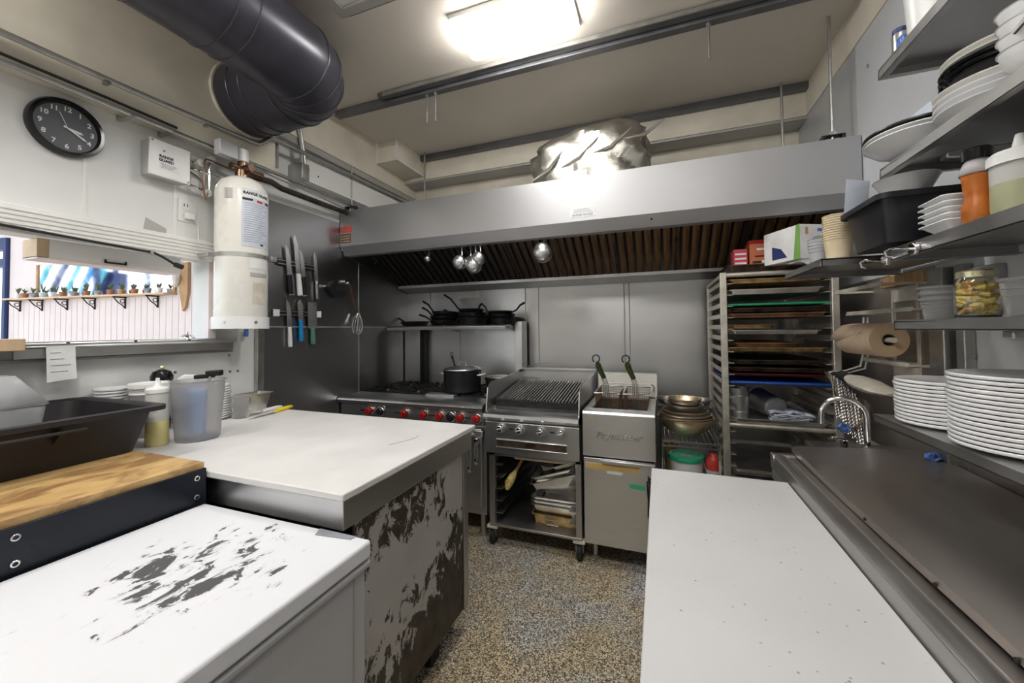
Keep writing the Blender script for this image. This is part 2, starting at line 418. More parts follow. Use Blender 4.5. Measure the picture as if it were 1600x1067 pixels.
# ================================================================ room shell
LX, BY, RX, CZ = -2.33, 3.28, .952, 3.0
RY = -1.7                                   # wall behind the photographer
struct(MB().box(-9.0, RY-.1, -.06, RX+.1, BY+.1, 0).build('floor', 'floor_pebble', smooth=0, base=False))
struct(MB().box(LX-.12, RY-.1, CZ, RX+.1, BY+.1, CZ+.08).build('ceiling', 'ceiling_cream', smooth=0, base=False))
wl = struct(MB().box(LX-.12, RY, 0, LX, BY, 1.345).box(LX-.12, RY, 1.80, LX, BY, CZ)
            .box(LX-.12, 1.43, 1.345, LX, BY, 1.80).box(LX-.12, RY, 1.345, LX, -.35, 1.80).build('wall_left', 'wall_white', smooth=0, base=False))
MB().box(LX, RY, 2.41, -2.235, 1.76, CZ).box(LX, 1.76, 2.70, -2.235, BY, CZ).build('soffit', 'soffit_cream', wl, smooth=0)
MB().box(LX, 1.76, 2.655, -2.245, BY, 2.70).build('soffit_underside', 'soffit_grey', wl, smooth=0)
# steel cladding sheets on the left wall
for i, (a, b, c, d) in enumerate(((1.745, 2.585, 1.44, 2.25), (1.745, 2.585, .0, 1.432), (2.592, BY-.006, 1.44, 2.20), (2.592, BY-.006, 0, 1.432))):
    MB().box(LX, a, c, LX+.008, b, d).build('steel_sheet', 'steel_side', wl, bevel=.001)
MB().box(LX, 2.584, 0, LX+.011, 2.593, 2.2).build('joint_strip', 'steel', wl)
MB().box(LX, 1.70, .95, LX+.03, 1.745, 2.25).build('corner_guard', 'galv', wl, bevel=.004)
for y, z in ((1.55, 1.27), (1.555, 1.175), (1.60, 1.175), (1.28, 1.2), (1.50, 1.165)):
    MB().cyl((LX, y, z), (LX+.004, y, z), .007, n=10).build('wall_screw', 'galv', wl)
for y in (.93, 1.27):
    MB().box(LX, y-.006, 1.90, LX+.0025, y+.006, 2.40).build('panel_seam', 'trim_white', wl)
wb = struct(MB().box(LX-.12, BY, 0, RX+.1, BY+.1, CZ).build('wall_back', 'soffit_cream', smooth=0, base=False))
MB().box(-2.235, 3.09, 2.80, RX, BY, CZ).build('soffit', 'soffit_cream', wb, smooth=0)
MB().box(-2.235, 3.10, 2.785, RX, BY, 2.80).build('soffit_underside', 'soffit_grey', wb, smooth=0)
for a, b in ((LX, -2.07), (-2.064, -1.10), (-1.094, -.98), (-.974, -.262), (-.256, -.222), (-.216, RX)):
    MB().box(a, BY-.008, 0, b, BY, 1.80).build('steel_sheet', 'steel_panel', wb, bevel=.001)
MB().box(-2.0, BY-.012, 1.70, -1.55, BY-.008, 1.76).build('wall_bracket', 'galv', wb)
wr = struct(MB().box(RX, RY, 0, RX+.1, BY, CZ).build('wall_right', 'wall_white', smooth=0, base=False))
MB().box(RX-.004, 2.425, 1.62, RX, BY, 2.80).build('steel_sheet', 'wall_grey', wr, bevel=.001)
MB().box(RX-.004, 1.45, 1.62, RX, 2.42, 2.80).build('steel_sheet', 'wall_pale', wr, bevel=.001)
MB().box(RX-.004, 2.10, 1.0, RX, BY, 1.615).build('steel_sheet', 'wall_grey', wr, bevel=.001)
MB().prism([(1.40, 2.80), (BY, 2.80), (BY, CZ), (1.40, CZ)], 'x', RX-.012, RX).build('cornice_board', 'soffit_cream', wr, smooth=0)
MB().box(RX-.006, 1.99, .85, RX-.004, BY, 1.62).box(RX-.008, 1.88, .85, RX-.004, 1.99, 1.62).build('dark_splash_sheet', 'steel_worn', wr, bevel=.001)
MB().box(RX-.012, 1.972, .95, RX-.004, 1.984, 1.60).build('edge_strip', 'offwhite_old', wr)
MB().box(RX-.05, 1.76, .9, RX, 1.84, 1.60).box(RX-.03, 1.70, .9, RX, 1.74, 1.60).build('upright_channel', 'galv', wr, bevel=.004)
for y, z in ((2.30, 2.63), (2.68, 2.40), (1.70, 1.3)):
    MB().cyl((RX-.005, y, z), (RX-.009, y, z), .008, n=10).build('wall_screw', 'ink_grey', wr)
struct(MB().box(LX-.12, RY-.1, 0, RX+.1, RY, CZ).build('wall_rear', 'wall_white', smooth=0, base=False))

# soffit return box in the far left corner
b = MB().box(-2.235, 2.70, 2.83, -2.02, 3.09, CZ).build('boxed_duct_cover', 'soffit_cream', bevel=.003)
tag(b, 'small cream boxed-in cover under the ceiling in the far left corner', 'duct cover')
MB().box(-2.237, 2.694, 2.826, -2.22, 2.70, CZ).box(-2.035, 2.694, 2.826, -2.018, 2.70, CZ).box(-2.024, 2.694, 2.826, -2.016, 3.09, 2.838).build('edge_trim', 'trim_white', b)

# dark rail under the ceiling in front of the hood, with its hanger rods
t = thing('ceiling_channel', 'long grey metal strut channel bolted across the ceiling before the hood', 'strut channel', (-.8, 2.2, 2.95))
MB().box(-2.17, 2.175, 2.955, RX, 2.225, CZ).build('channel', 'beam_grey', t, bevel=.004)
MB().box(-1.75, 2.12, 2.975, .72, 2.17, CZ).build('second_channel', 'beam_grey', t, bevel=.004)
MB().box(-1.70, 2.110, 2.968, .70, 2.118, 2.99).build('cable_strip', 'galv', t)
for x in (-1.41, -1.345, .265):
    MB().cyl((x, 2.2, 2.77), (x, 2.2, 2.96), .006, n=8).cyl((x, 2.2, 2.945), (x, 2.2, 2.957), .013, n=6).build('threaded_rod', 'galv', t)
t = thing('ceiling_channel', 'dark strut channel along the back wall soffit under the ceiling', 'strut channel', (-.6, 3.06, 2.95))
MB().box(-2.02, 3.03, 2.955, RX, 3.088, CZ).build('channel', 'beam_grey', t, bevel=.004)
# conduit that curves off the channel down to the junction box
def arc3(p, q, r, n=8):
    p, q, r = Vector(p), Vector(q), Vector(r)
    return [(1-k/n)**2*p+2*(1-k/n)*(k/n)*q+(k/n)**2*r for k in range(n+1)]

# ceiling hatch
t = thing('ceiling_hatch', 'grey framed square hatch in the ceiling beside the black duct', 'hatch', (-1.15, 1.2, 2.98))
MB().box(-1.47, .9, 2.975, -1.42, 1.52, CZ).box(-.9, .9, 2.975, -.85, 1.52, CZ).box(-1.42, 1.47, 2.975, -.9, 1.52, CZ).box(-1.42, .9, 2.975, -.9, .95, CZ).build('frame', 'soffit_grey', t, bevel=.003)
MB().box(-1.42, .95, 2.985, -.9, 1.47, CZ).build('door', 'trim_white', t, bevel=.003)

# ceiling lamps: a wide wraparound in front of the hood and three unseen ones added behind the view for brightness
def lamp(cx, cy, label, wx=.60, wy=.27):
    t = thing('ceiling_lamp', label, 'ceiling lamp', (cx, cy, 2.9), 0, 'white wraparound ceiling lamps')
    MB().box(cx-wx/2-.01, cy-wy/2-.01, 2.975, cx+wx/2+.01, cy+wy/2+.01, CZ).build('base_plate', 'trim_white', t, bevel=.003)
    X0, Y0, X1, Y1 = cx-wx/2, cy-wy/2, cx+wx/2, cy+wy/2
    MB().loft([rrect(X0, Y0, X1, Y1, .04, 2.975), rrect(X0, Y0, X1, Y1, .04, 2.935), rrect(X0+.03, Y0+.03, X1-.03, Y1-.03, .03, 2.915)]).build('diffuser', 'lamp_diffuser', t)
lamp(-.665, 1.86, 'glowing white wraparound lamp on the ceiling in front of the hood')
lamp(-.75, .10, 'added unseen wraparound lamp brightening the chest freezer, behind the view', .8, .25)  # unseen lamp added to brighten the freezer lid
lamp(.25, .45, 'added unseen wraparound lamp brightening the white quartz counter, behind the view', .45, .22)  # added out of view to lift the brightness of the right counter
lamp(-2.03, -.30, 'added unseen narrow lamp brightening the upper left wall, behind the view', .2, 1.1)  # extra lamp, unseen, put in to light the upper left wall

# ================================================================ black duct
t = thing('ventilation_duct', 'large black round duct bending from the ceiling into the left wall', 'duct', (-1.72, 1.2, 2.55))
DR, DX, DYc, DZ, BR = .195, -1.665, 1.575, 2.745, .205
path = [Vector((DX, y, DZ)) for y in (-1.6, -.6, 0, .4, .7, .95, 1.15)]
for k in range(0, 11):
    a = k/10*PI/2; path.append(Vector((DX-BR+BR*math.cos(a), DYc-BR+BR*math.sin(a), DZ)))
path += [Vector((x, DYc, DZ)) for x in (-2.0, -2.12, -2.24)]
MB().tube(path, DR, 40).build('duct_body', 'duct_black', t)
def ring(p, d, r, w):
    d = Vector(d).normalized(); p = Vector(p); m = MB(); a, b = m.frame(d); pts = [p+(a*math.cos(2*PI*i/40)+b*math.sin(2*PI*i/40))*r for i in range(40)]
    return m.tube(pts, w, 6, True)
for y in (.35, .42, .70, .78, 1.02, 1.10): ring((DX, y, DZ), (0, 1, 0), DR, .005).build('seam_band', 'duct_black', t)
for k in (1.2, 3.2, 5.4, 7.4, 9.2):
    a = k/10*PI/2; ring((DX-BR+BR*math.cos(a), DYc-BR+BR*math.sin(a), DZ), (-math.sin(a), math.cos(a), 0), DR, .006).build('gore_seam', 'duct_black', t)
for x in (-2.03, -2.12): ring((x, DYc, DZ), (1, 0, 0), DR, .005).build('seam_band', 'duct_black', t)
ring((-2.228, DYc, DZ), (1, 0, 0), DR+.004, .010).build('foam_collar', 'offwhite_old', t)

# ================================================================ pipes and conduits on the left wall
def pipe(label, pts, r, m, name='conduit', cat='conduit', clips=()):
    t = thing(name, label, cat, tuple(Vector(pts[0])))
    MB().tube(pts, r, 10).build('pipe', m, t)
    for p in clips:
        MB().box(LX, p[1]-.008, p[2]-.022, p[0]+r+.003, p[1]+.008, p[2]-.012).box(LX, p[1]-.008, p[2]-.012, LX+.004, p[1]+.008, p[2]+.02).build('clip', 'galv', t)
    return t
pipe('upper steel conduit along the left wall that kinks upward behind the tank', [(-2.215, -1.6, 2.49), (-2.215, 1.0, 2.50), (-2.215, 1.58, 2.515), (-2.21, 1.63, 2.518), (-2.21, 1.67, 2.55), (-2.21, 1.71, 2.59), (-2.215, 1.77, 2.60), (-2.222, 3.2, 2.625)], .013, 'galv', clips=((-2.215, .95, 2.50), (-2.215, 1.35, 2.51)))
pipe('middle steel conduit running from the clock side to the control box', [(-2.22, -1.6, 2.395), (-2.22, .9, 2.395), (-2.22, 1.40, 2.39), (-2.22, 2.0, 2.39), (-2.225, 2.40, 2.385)], .011, 'galv', clips=((-2.22, 1.04, 2.405), (-2.22, 1.2, 2.405)))
pipe('thin dark cable strung just above the middle conduit on the left wall', [(-2.226, -1.6, 2.425), (-2.226, .7, 2.425), (-2.226, .95, 2.425), (-2.226, 1.22, 2.42)], .006, 'ink', 'cable', 'cable')
pipe('dark iron gas pipe from the tank head to the hood corner', [(-2.22, 1.60, 2.315), (-2.22, 1.72, 2.325), (-2.23, 1.80, 2.312), (-2.245, 2.2, 2.315), (-2.25, 2.42, 2.318)], .018, 'iron_pipe', 'gas_pipe', 'pipe')
pipe('thin bright tube beside the dark gas pipe towards the hood', [(-2.26, 1.45, 2.40), (-2.25, 1.8, 2.375), (-2.25, 2.15, 2.36), (-2.25, 2.40, 2.345)], .006, 'chrome', 'thin_tube', 'tube')
pipe('vertical conduit dropping from the black duct to the wall pipes', [(-2.27, 1.79, 2.80), (-2.27, 1.79, 2.45)], .016, 'galv')
pipe('conduit curving from the ceiling channel down to the junction box', arc3((-2.17, 2.2, 2.97), (-2.21, 1.92, 2.98), (-2.22, 1.93, 2.75))+[Vector((-2.225, 1.96, 2.62)), Vector((-2.23, 1.98, 2.50))], .010, 'galv')
pipe('flexible conduit behind the duct feeding the junction box', arc3((-2.22, 1.80, 2.83), (-2.22, 1.93, 2.80), (-2.23, 1.945, 2.62))+[Vector((-2.23, 1.95, 2.50))], .009, 'soffit_grey')
jb = thing('junction_box', 'grey metal junction box and wireway along the left wall above the knives', 'junction box', (-2.29, 2.2, 2.40))
MB().box(-2.328, 1.93, 2.42, -2.205, 1.99, 2.53).build('box', 'galv', jb, bevel=.003)
MB().box(-2.328, 1.985, 2.44, -2.245, 3.2, 2.60).build('wireway', 'wall_white', jb, bevel=.003)
MB().box(-2.33, 1.99, 2.433, -2.235, 3.2, 2.441).build('wireway_edge', 'trim_white', jb)
for y, z in ((2.02, 2.52), (2.10, 2.50), (2.0, 2.44)): MB().cyl((-2.245, y, z), (-2.243, y, z), .006, n=8).build('screw', 'ink', jb)

# hood hanger rods
for lab, (x, y, z1) in (('thin threaded rod holding the front left corner of the hood', (-2.245, 2.42, 2.97)), ('thin threaded rod holding the rear left of the hood', (-1.95, 3.0, CZ)),
                        ('threaded rod holding the front right corner of the hood', (.85, 2.44, CZ)), ('dark threaded rod holding the rear right of the hood', (.78, 3.0, CZ))):
    t = thing('hanger_rod', lab, 'rod', (x, y, 2.34), 0, 'hood hanger rods')
    MB().cyl((x, y, 2.34), (x, y, z1), .008, n=8).build('rod', 'galv', t)
    MB().box(x-.07, y-.02, 2.337, x+.07, y+.02, 2.343).box(x-.05, y-.02, 2.343, x-.035, y+.02, 2.375).box(x+.035, y-.02, 2.343, x+.05, y+.02, 2.375).box(x-.05, y-.02, 2.37, x+.05, y+.02, 2.378).build('bracket', 'black_plastic', t, bevel=.003)
    MB().cyl((x, y, 2.378), (x, y, 2.395), .016, n=6).build('nut', 'chrome', t)

# ================================================================ clock
cl = thing('wall_clock', 'round black wall clock with white numerals above the serving hatch', 'clock', (LX, .868, 2.15))
CC = Vector((LX, .868, 2.265))
def rotx(m, c):          # lathe axis z turned to face +x
    return m.xf(Matrix.Translation(c) @ Matrix.Rotation(PI/2, 4, 'Y'))
rotx(MB().lathe([(0, 0), (.117, 0), (.119, .02), (.113, .034), (.102, .034), (.097, .016), (0, .016)], n=48), CC).build('case', 'black_gloss', cl)
rotx(MB().lathe([(0, .0165), (.0965, .0165), (.0965, .018), (0, .018)], n=40), CC).build('dial', 'clock_face', cl)
for h in range(1, 13):
    a = h*PI/6; p = CC+Vector((.0195, math.sin(a)*.078, math.cos(a)*.078))
    text('numeral', str(h), .027, 'white_plastic', cl, face_mat(p, (0, 1, 0), (0, 0, 1)), bold=.0006)
def hand(name, ang, L, w, m, x):
    d = Vector((0, math.sin(ang), math.cos(ang))); s = Vector((0, math.cos(ang), -math.sin(ang)))
    c = CC+Vector((x, 0, 0)); o = Vector((.001, 0, 0))
    pts = [c-d*.012+s*w*.4, c-d*.012-s*w*.4, c+d*L*.8-s*w, c+d*L, c+d*L*.8+s*w]
    MB().loft([pts, [p+o for p in pts]]).build(name, m, cl)
hand('hour_hand', 3.33*PI/6, .050, .005, 'white_plastic', .021); hand('minute_hand', 20*PI/30, .072, .004, 'white_plastic', .0225); hand('second_hand', -.42, .068, .0012, 'white_plastic', .024)

# ================================================================ fire suppression tank and control box
tk = thing('suppression_tank', 'cream fire suppression cylinder strapped to the left wall', 'tank', (-2.165, 1.505, 1.42))
TC = (-2.165, 1.505, 0); TR = .125
MB().lathe([(0, 1.44), (TR*.9, 1.44), (TR, 1.46), (TR, 2.16), (TR*.96, 2.19), (TR*.82, 2.225), (TR*.55, 2.25), (.03, 2.265), (0, 2.265)], TC, 40).build('cylinder', 'cream_enamel', tk)
MB().lathe([(0, 1.42), (TR+.008, 1.42), (TR+.008, 1.485), (TR+.003, 1.485), (TR+.003, 1.428), (0, 1.428)], TC, 40).build('bracket', 'white_plastic', tk)
MB().box(LX, 1.44, 1.42, -2.25, 1.57, 1.48).build('wall_plate', 'white_plastic', tk)
for a in (-1.2, -.1): MB().cyl((TC[0]+math.cos(a)*(TR+.007), TC[1]+math.sin(a)*(TR+.007), 1.455), (TC[0]+math.cos(a)*(TR+.012), TC[1]+math.sin(a)*(TR+.012), 1.455), .008, n=8).build('bolt', 'galv', tk)
def band(z, h, r, a0=0, a1=2*PI, n=40, c=TC):
    rs = [[Vector((c[0]+rr*math.cos(a0+(a1-a0)*i/n), c[1]+rr*math.sin(a0+(a1-a0)*i/n), z+dz)) for i in range(n+1)] for rr, dz in ((r, 0), (r, h), (r+.0012, h), (r+.0012, 0), (r, 0))]
    return MB().loft(rs, False, False)
band(1.805, .022, TR+.001).build('strap', 'galv', tk)
MB().box(-2.08, 1.595, 1.80, -2.05, 1.63, 1.83).build('strap_buckle', 'galv', tk, bevel=.003)
MB().box(LX, 1.36, 1.805, -2.22, 1.385, 1.825).build('strap_end', 'galv', tk, bevel=.003)
# printed label wraps the cylinder, facing the room
def ang(y): return math.asin(max(-1, min(1, (y-TC[1])/TR)))
lb = band(1.86, .31, TR+.0008, -.62, .62, 16); lbl = lb.build('label', 'paper_blue', tk); lbl['label'] = 'pale printed instruction label with black heading'
band(2.125, .042, TR+.0014, -.62, .62, 16).build('heading_band', 'paper', lbl)
def curved_text(body, size, z, a_mid, m, bold=.0):
    p = Vector((TC[0]+(TR+.0030)*math.cos(a_mid), TC[1]+(TR+.0030)*math.sin(a_mid), z))
    o = text('lettering', body, size, m, lbl, face_mat(p, (-math.sin(a_mid), math.cos(a_mid), 0), (0, 0, 1)), bold=bold, depth=.0004)
    W = WM[lbl.name]; inv = W.inverted()
    for v in o.data.vertices:
        q = W @ v.co; d = (q-p).dot(Vector((-math.sin(a_mid), math.cos(a_mid), 0))); a = a_mid+d/TR
        v.co = inv @ Vector((TC[0]+(TR+.0032)*math.cos(a), TC[1]+(TR+.0032)*math.sin(a), q.z))
curved_text('RANGE GUARD', .0205, 2.147, 0, 'ink', .0010)
band(2.108, .012, TR+.0016, -.60, -.22, 8).build('black_wedge', 'ink', lbl); band(2.108, .012, TR+.0016, .36, .60, 8).build('black_wedge', 'ink', lbl)
band(2.106, .012, TR+.0016, -.06, .2, 8).build('red_badge', 'red', lbl)
for k in range(18):
    z = 2.09-k*.012; L = rnd.uniform(.7, 1.1); band(z, .003, TR+.0014, -.54, -.54+L, 8).build('print_line', 'ink_grey', lbl)
band(1.872, .010, TR+.0015, .10, .26, 6).build('round_mark', 'ink', lbl)
band(2.11, .055, TR+.0008, -1.25, -.95, 8).build('inspection_sticker', 'soffit_grey', tk)
band(1.70, .022, TR+.0008, -.30, .52, 10).build('grey_sticker', 'soffit_grey', tk)
band(1.555, .115, TR+.0008, -.18, .42, 10).build('beige_sticker', 'offwhite_old', tk)
band(1.745, .05, TR+.0006, -.32, .50, 10).build('paper_sticker', 'white_plastic', tk)
MB().cyl((-2.165, 1.505, 2.26), (-2.165, 1.505, 2.30), .035, n=20).cyl((-2.165, 1.505, 2.30), (-2.165, 1.505, 2.35), .024, n=16).build('valve', 'copper', tk)
MB().cyl((-2.165, 1.44, 2.31), (-2.165, 1.62, 2.31), .018, n=12).cyl((-2.165, 1.505, 2.31), (-2.09, 1.505, 2.31), .020, n=12).build('valve_cross', 'copper', tk)
MB().cyl((-2.165, 1.505, 2.35), (-2.165, 1.505, 2.42), .03, n=16).build('actuator', 'white_plastic', tk, bevel=.003)
MB().box(-2.19, 1.37, 2.345, -2.14, 1.465, 2.425).build('actuator_box', 'wall_grey', tk, bevel=.003)

cb = thing('control_box', 'white metal control box with a printed label left of the tank', 'control box', (-2.29, 1.2, 2.15))
MB().box(LX, 1.125, 2.165, -2.262, 1.292, 2.335).build('case', 'wall_grey', cb, bevel=.004)
MB().box(-2.262, 1.122, 2.162, -2.25, 1.295, 2.338).build('cover', 'white_plastic', cb, bevel=.003)
for y, z in ((1.132, 2.328), (1.286, 2.172)): MB().cyl((-2.25, y, z), (-2.248, y, z), .005, n=8).build('screw', 'ink_grey', cb)
MB().cyl((-2.25, 1.18, 2.29), (-2.247, 1.18, 2.29), .005, n=8).build('indicator', 'ink_grey', cb)
pl = MB().box(-2.25, 1.162, 2.20, -2.2495, 1.245, 2.275).build('label_plate', 'paper', cb)
text('lettering', 'RANGE\nGUARD', .018, 'ink', pl, face_mat((-2.2490, 1.19, 2.252), (0, 1, 0), (0, 0, 1)), bold=.0006)
for k in range(4): MB().box(-2.2495, 1.17, 2.225-k*.006, -2.249, 1.235-k*.006, 2.227-k*.006).build('print_line', 'ink_grey', pl)
# tubing between the box and the tank with white corner pulleys
tb = thing('actuation_line', 'bright tube with white corner pulleys linking control box and tank', 'tube', (-2.28, 1.36, 2.15))
for p, q in (((-2.28, 1.295, 2.30), (-2.28, 1.345, 2.305)), ((-2.28, 1.405, 2.16), (-2.28, 1.405, 2.33)), ((-2.28, 1.295, 2.175), (-2.28, 1.385, 2.16)), ((-2.28, 1.30, 2.265), (-2.28, 1.46, 2.26)), ((-2.28, 1.42, 2.335), (-2.26, 1.62, 2.325))):
    MB().cyl(p, q, .009, n=10).build('tube_run', 'chrome', tb)
for y, z in ((1.355, 2.305), (1.41, 2.345), (1.39, 2.155)):
    MB().cyl((-2.295, y, z), (-2.262, y, z), .02, n=18).cyl((-2.262, y, z), (-2.258, y, z), .007, n=10).build('pulley', 'cream_enamel', tb, bevel=.003)
MB().tube([(-2.25, 1.42, 2.33), (-2.25, 1.37, 2.33), (-2.25, 1.36, 2.31), (-2.25, 1.36, 2.15), (-2.25, 1.37, 2.11), (-2.25, 1.38, 2.15)], .004, 6).build('copper_line', 'copper', tb)
MB().tube([(-2.27, 1.295, 2.24), (-2.27, 1.33, 2.23), (-2.26, 1.36, 2.20), (-2.26, 1.37, 2.13)], .004, 6).build('copper_line', 'copper', tb)

ol = thing('wall_outlet', 'square white wall outlet with a white plug and cord', 'outlet', (LX, 1.325, 1.98))
MB().box(LX, 1.285, 1.985, LX+.006, 1.368, 2.105).build('plate', 'trim_white', ol, bevel=.002)
MB().box(LX+.006, 1.30, 2.05, LX+.008, 1.335, 2.09).build('socket', 'white_plastic', ol, bevel=.002)
MB().box(LX+.006, 1.31, 2.0, LX+.03, 1.352, 2.032).build('plug', 'white_plastic', ol, bevel=.004)
for y in (1.31, 1.325): MB().box(LX+.008, y-.002, 2.065, LX+.0085, y+.002, 2.08).build('slot', 'ink', ol)
MB().tube([(LX+.02, 1.35, 2.01), (LX+.02, 1.37, 1.98), (LX+.01, 1.378, 1.93), (LX+.01, 1.38, 1.885)], .004, 6).build('cord', 'white_plastic', ol)
tag(MB().add([(LX+.001, 1.14, 1.905), (LX+.001, 1.235, 1.885), (LX+.001, 1.235, 1.93), (LX+.001, 1.15, 1.965), (LX+.002, 1.14, 1.905), (LX+.002, 1.235, 1.885), (LX+.002, 1.235, 1.93), (LX+.002, 1.15, 1.965)],
    [(0, 1, 2, 3), (7, 6, 5, 4), (0, 4, 5, 1), (1, 5, 6, 2), (2, 6, 7, 3), (3, 7, 4, 0)]).build('torn_sticker', 'soffit_grey'), 'torn grey sticker remnant on the white wall below the outlet', 'sticker')

# ================================================================ serving hatch
tr = struct(MB().box(LX-.005, -.6, 1.79, LX+.03, 1.44, 1.90).build('trim_1', 'trim_white', bevel=.002))
for k in range(5): MB().box(LX+.03, -.6, 1.805+k*.018, LX+.034, 1.44, 1.815+k*.018).build('rib', 'trim_white', tr, bevel=.0015)
MB().box(LX-.002, 1.43, 1.345, LX+.012, 1.47, 1.80).build('jamb_board', 'dining_pink', tr)
ck = thing('power_cable', 'black power cable with plug slung along the hatch trim', 'cable', (LX+.045, 0.7, 1.80))
MB().tube([(LX+.045, -.5, 1.835), (LX+.045, .60, 1.815), (LX+.045, .75, 1.808), (LX+.045, 1.0, 1.797), (LX+.045, 1.12, 1.792), (LX+.045, 1.16, 1.792), (LX+.045, 1.20, 1.775), (LX+.045, 1.255, 1.745)], .006, 8).build('cord', 'black_rubber', ck)
MB().cyl((LX+.045, 1.25, 1.747), (LX+.045, 1.285, 1.738), .013, n=12).build('plug', 'black_rubber', ck, bevel=.002)
MB().box(LX+.03, 1.145, 1.785, LX+.053, 1.158, 1.80).build('clip', 'galv', ck)
hl = thing('hatch_lamp', 'white strip lamp housing with wooden end under the hatch trim', 'strip lamp', (LX-.12, 1.08, 1.72))
MB().box(-2.52, .855, 1.725, -2.40, 1.34, 1.80).build('housing', 'trim_white', hl, bevel=.002)
MB().box(-2.52, .82, 1.720, -2.40, .855, 1.80).build('end_block', 'wood_pale', hl, bevel=.002)
MB().box(-2.52, .82, 1.716, -2.40, 1.34, 1.725).build('bottom_board', 'dining_pink', hl)
MB().box(-2.398, 1.03, 1.728, -2.392, 1.11, 1.736).box(-2.398, 1.03, 1.728, -2.392, 1.036, 1.745).box(-2.398, 1.104, 1.728, -2.392, 1.11, 1.745).build('pull_handle', 'ink', hl)
# sill: ticket rail, wooden end and the steel ledge behind it
sl = thing('hatch_sill', 'stainless ticket rail along the edge of the serving hatch', 'sill', (-2.28, .7, 1.29))
MB().box(-2.46, -.35, 1.345, -2.27, 1.50, 1.358).build('ledge', 'steel', sl, bevel=.002)
MB().box(-2.275, .72, 1.306, -2.262, 1.53, 1.352).build('apron', 'steel_dull', sl, bevel=.001)
MB().cyl((-2.262, .72, 1.362), (-2.262, 1.54, 1.362), .010, n=12).cyl((-2.262, .72, 1.352), (-2.262, 1.54, 1.352), .007, n=10).build('rail', 'steel', sl)
for y in (.86, 1.08, 1.30): MB().cyl((-2.256, y, 1.365), (-2.25, y, 1.365), .006, n=8).build('rivet', 'chrome', sl)
MB().box(LX, -.35, 1.29, -2.31, 1.56, 1.30).build('lower_lip', 'steel_dull', sl)
wbk = MB().box(-2.33, .45, 1.34, -2.20, .73, 1.385).build('wood_block', 'wood_pale', bevel=.003); tag(wbk, 'small pale wood block at the near end of the hatch sill', 'wood block')
tkt = thing('order_ticket', 'white paper order slip hanging from the ticket rail', 'paper slip', (-2.24, .84, 1.2))
MB().add([(-2.255, .80, 1.355), (-2.255, .882, 1.355), (-2.245, .885, 1.22), (-2.243, .80, 1.212), (-2.2545, .80, 1.355), (-2.2545, .882, 1.355), (-2.2445, .885, 1.22), (-2.2425, .80, 1.212)],
         [(0, 1, 2, 3), (7, 6, 5, 4), (0, 4, 5, 1), (1, 5, 6, 2), (2, 6, 7, 3), (3, 7, 4, 0)]).build('sheet', 'paper', tkt)
for k, (a, b) in enumerate(((.812, .84), (.81, .85), (.812, .868), (.81, .86))):
    z = 1.325-k*.025; x = -2.254+ (1.355-z)*.0712+.0006; MB().box(x, a, z, x+.0006, b, z+.003).build('print_line', 'ink_grey', tkt)
bl = thing('service_bell', 'chrome dome service bell on the hatch sill', 'bell', (-2.33, 1.335, 1.358))
MB().lathe([(0, 0), (.042, 0), (.042, .006), (.036, .008), (0, .008)], (-2.33, 1.335, 1.358), 24).build('base', 'ink', bl)
MB().lathe([(.036, .008), (.034, .018), (.026, .030), (.012, .037), (0, .038)], (-2.33, 1.335, 1.358), 24).build('dome', 'chrome', bl)
MB().cyl((-2.33, 1.335, 1.396), (-2.33, 1.335, 1.408), .004, n=8).build('striker', 'chrome', bl)

# ================================================================ dining room beyond the hatch
DA, DBt = Vector((-4.05, 2.32, 0)), Vector((-8.6, 1.68, 0))
du = (DBt-DA).normalized(); dn = Vector((-du.y, du.x, 0)); dn = dn if dn.y < 0 else -dn
def D(s, z, o=0): return DA+du*s+dn*o+Vector((0, 0, z))
def dbox(m, s0, s1, z0, z1, o0, o1):
    P = [D(s, z, o) for z in (z0, z1) for s, o in ((s0, o0), (s1, o0), (s1, o1), (s0, o1))]
    return m.add(P, [(0, 3, 2, 1), (4, 5, 6, 7), (0, 1, 5, 4), (1, 2, 6, 5), (2, 3, 7, 6), (3, 0, 4, 7)])
wd = MB(); dbox(wd, -1.7, 2.35, 0, 3, -.1, 0); dbox(wd, 2.35, 4.6, 0, 1.3, -.1, 0); dbox(wd, 2.35, 4.6, 2.42, 3, -.1, 0)
wd = struct(wd.build('wall_dining', 'dining_pink', smooth=0, base=False))
for k in range(34):
    s = -.2+k*.075; m = MB(); dbox(m, s, s+.068, .3, 1.74, 0, .0035); m.build('beadboard_strip', 'dining_pink', wd)
struct(MB().box(-9, RY-.1, CZ, LX-.12, 2.6, CZ+.08).build('ceiling_dining', 'trim_white', smooth=0, base=False))
wn = MB()
for a, b, c, d in ((2.36, 2.40, 1.3, 2.42), (4.5, 4.6, 1.3, 2.42), (2.4, 4.5, 1.3, 1.36), (2.4, 4.5, 2.30, 2.42), (2.4, 4.5, 2.12, 2.2)): dbox(wn, a, b, c, d, -.07, .03)
wn = struct(wn.build('window_1', 'navy', bevel=.003)); g = MB(); dbox(g, 2.42, 4.5, 1.36, 2.3, -.03, -.025); g.build('pane', 'glass', wn)
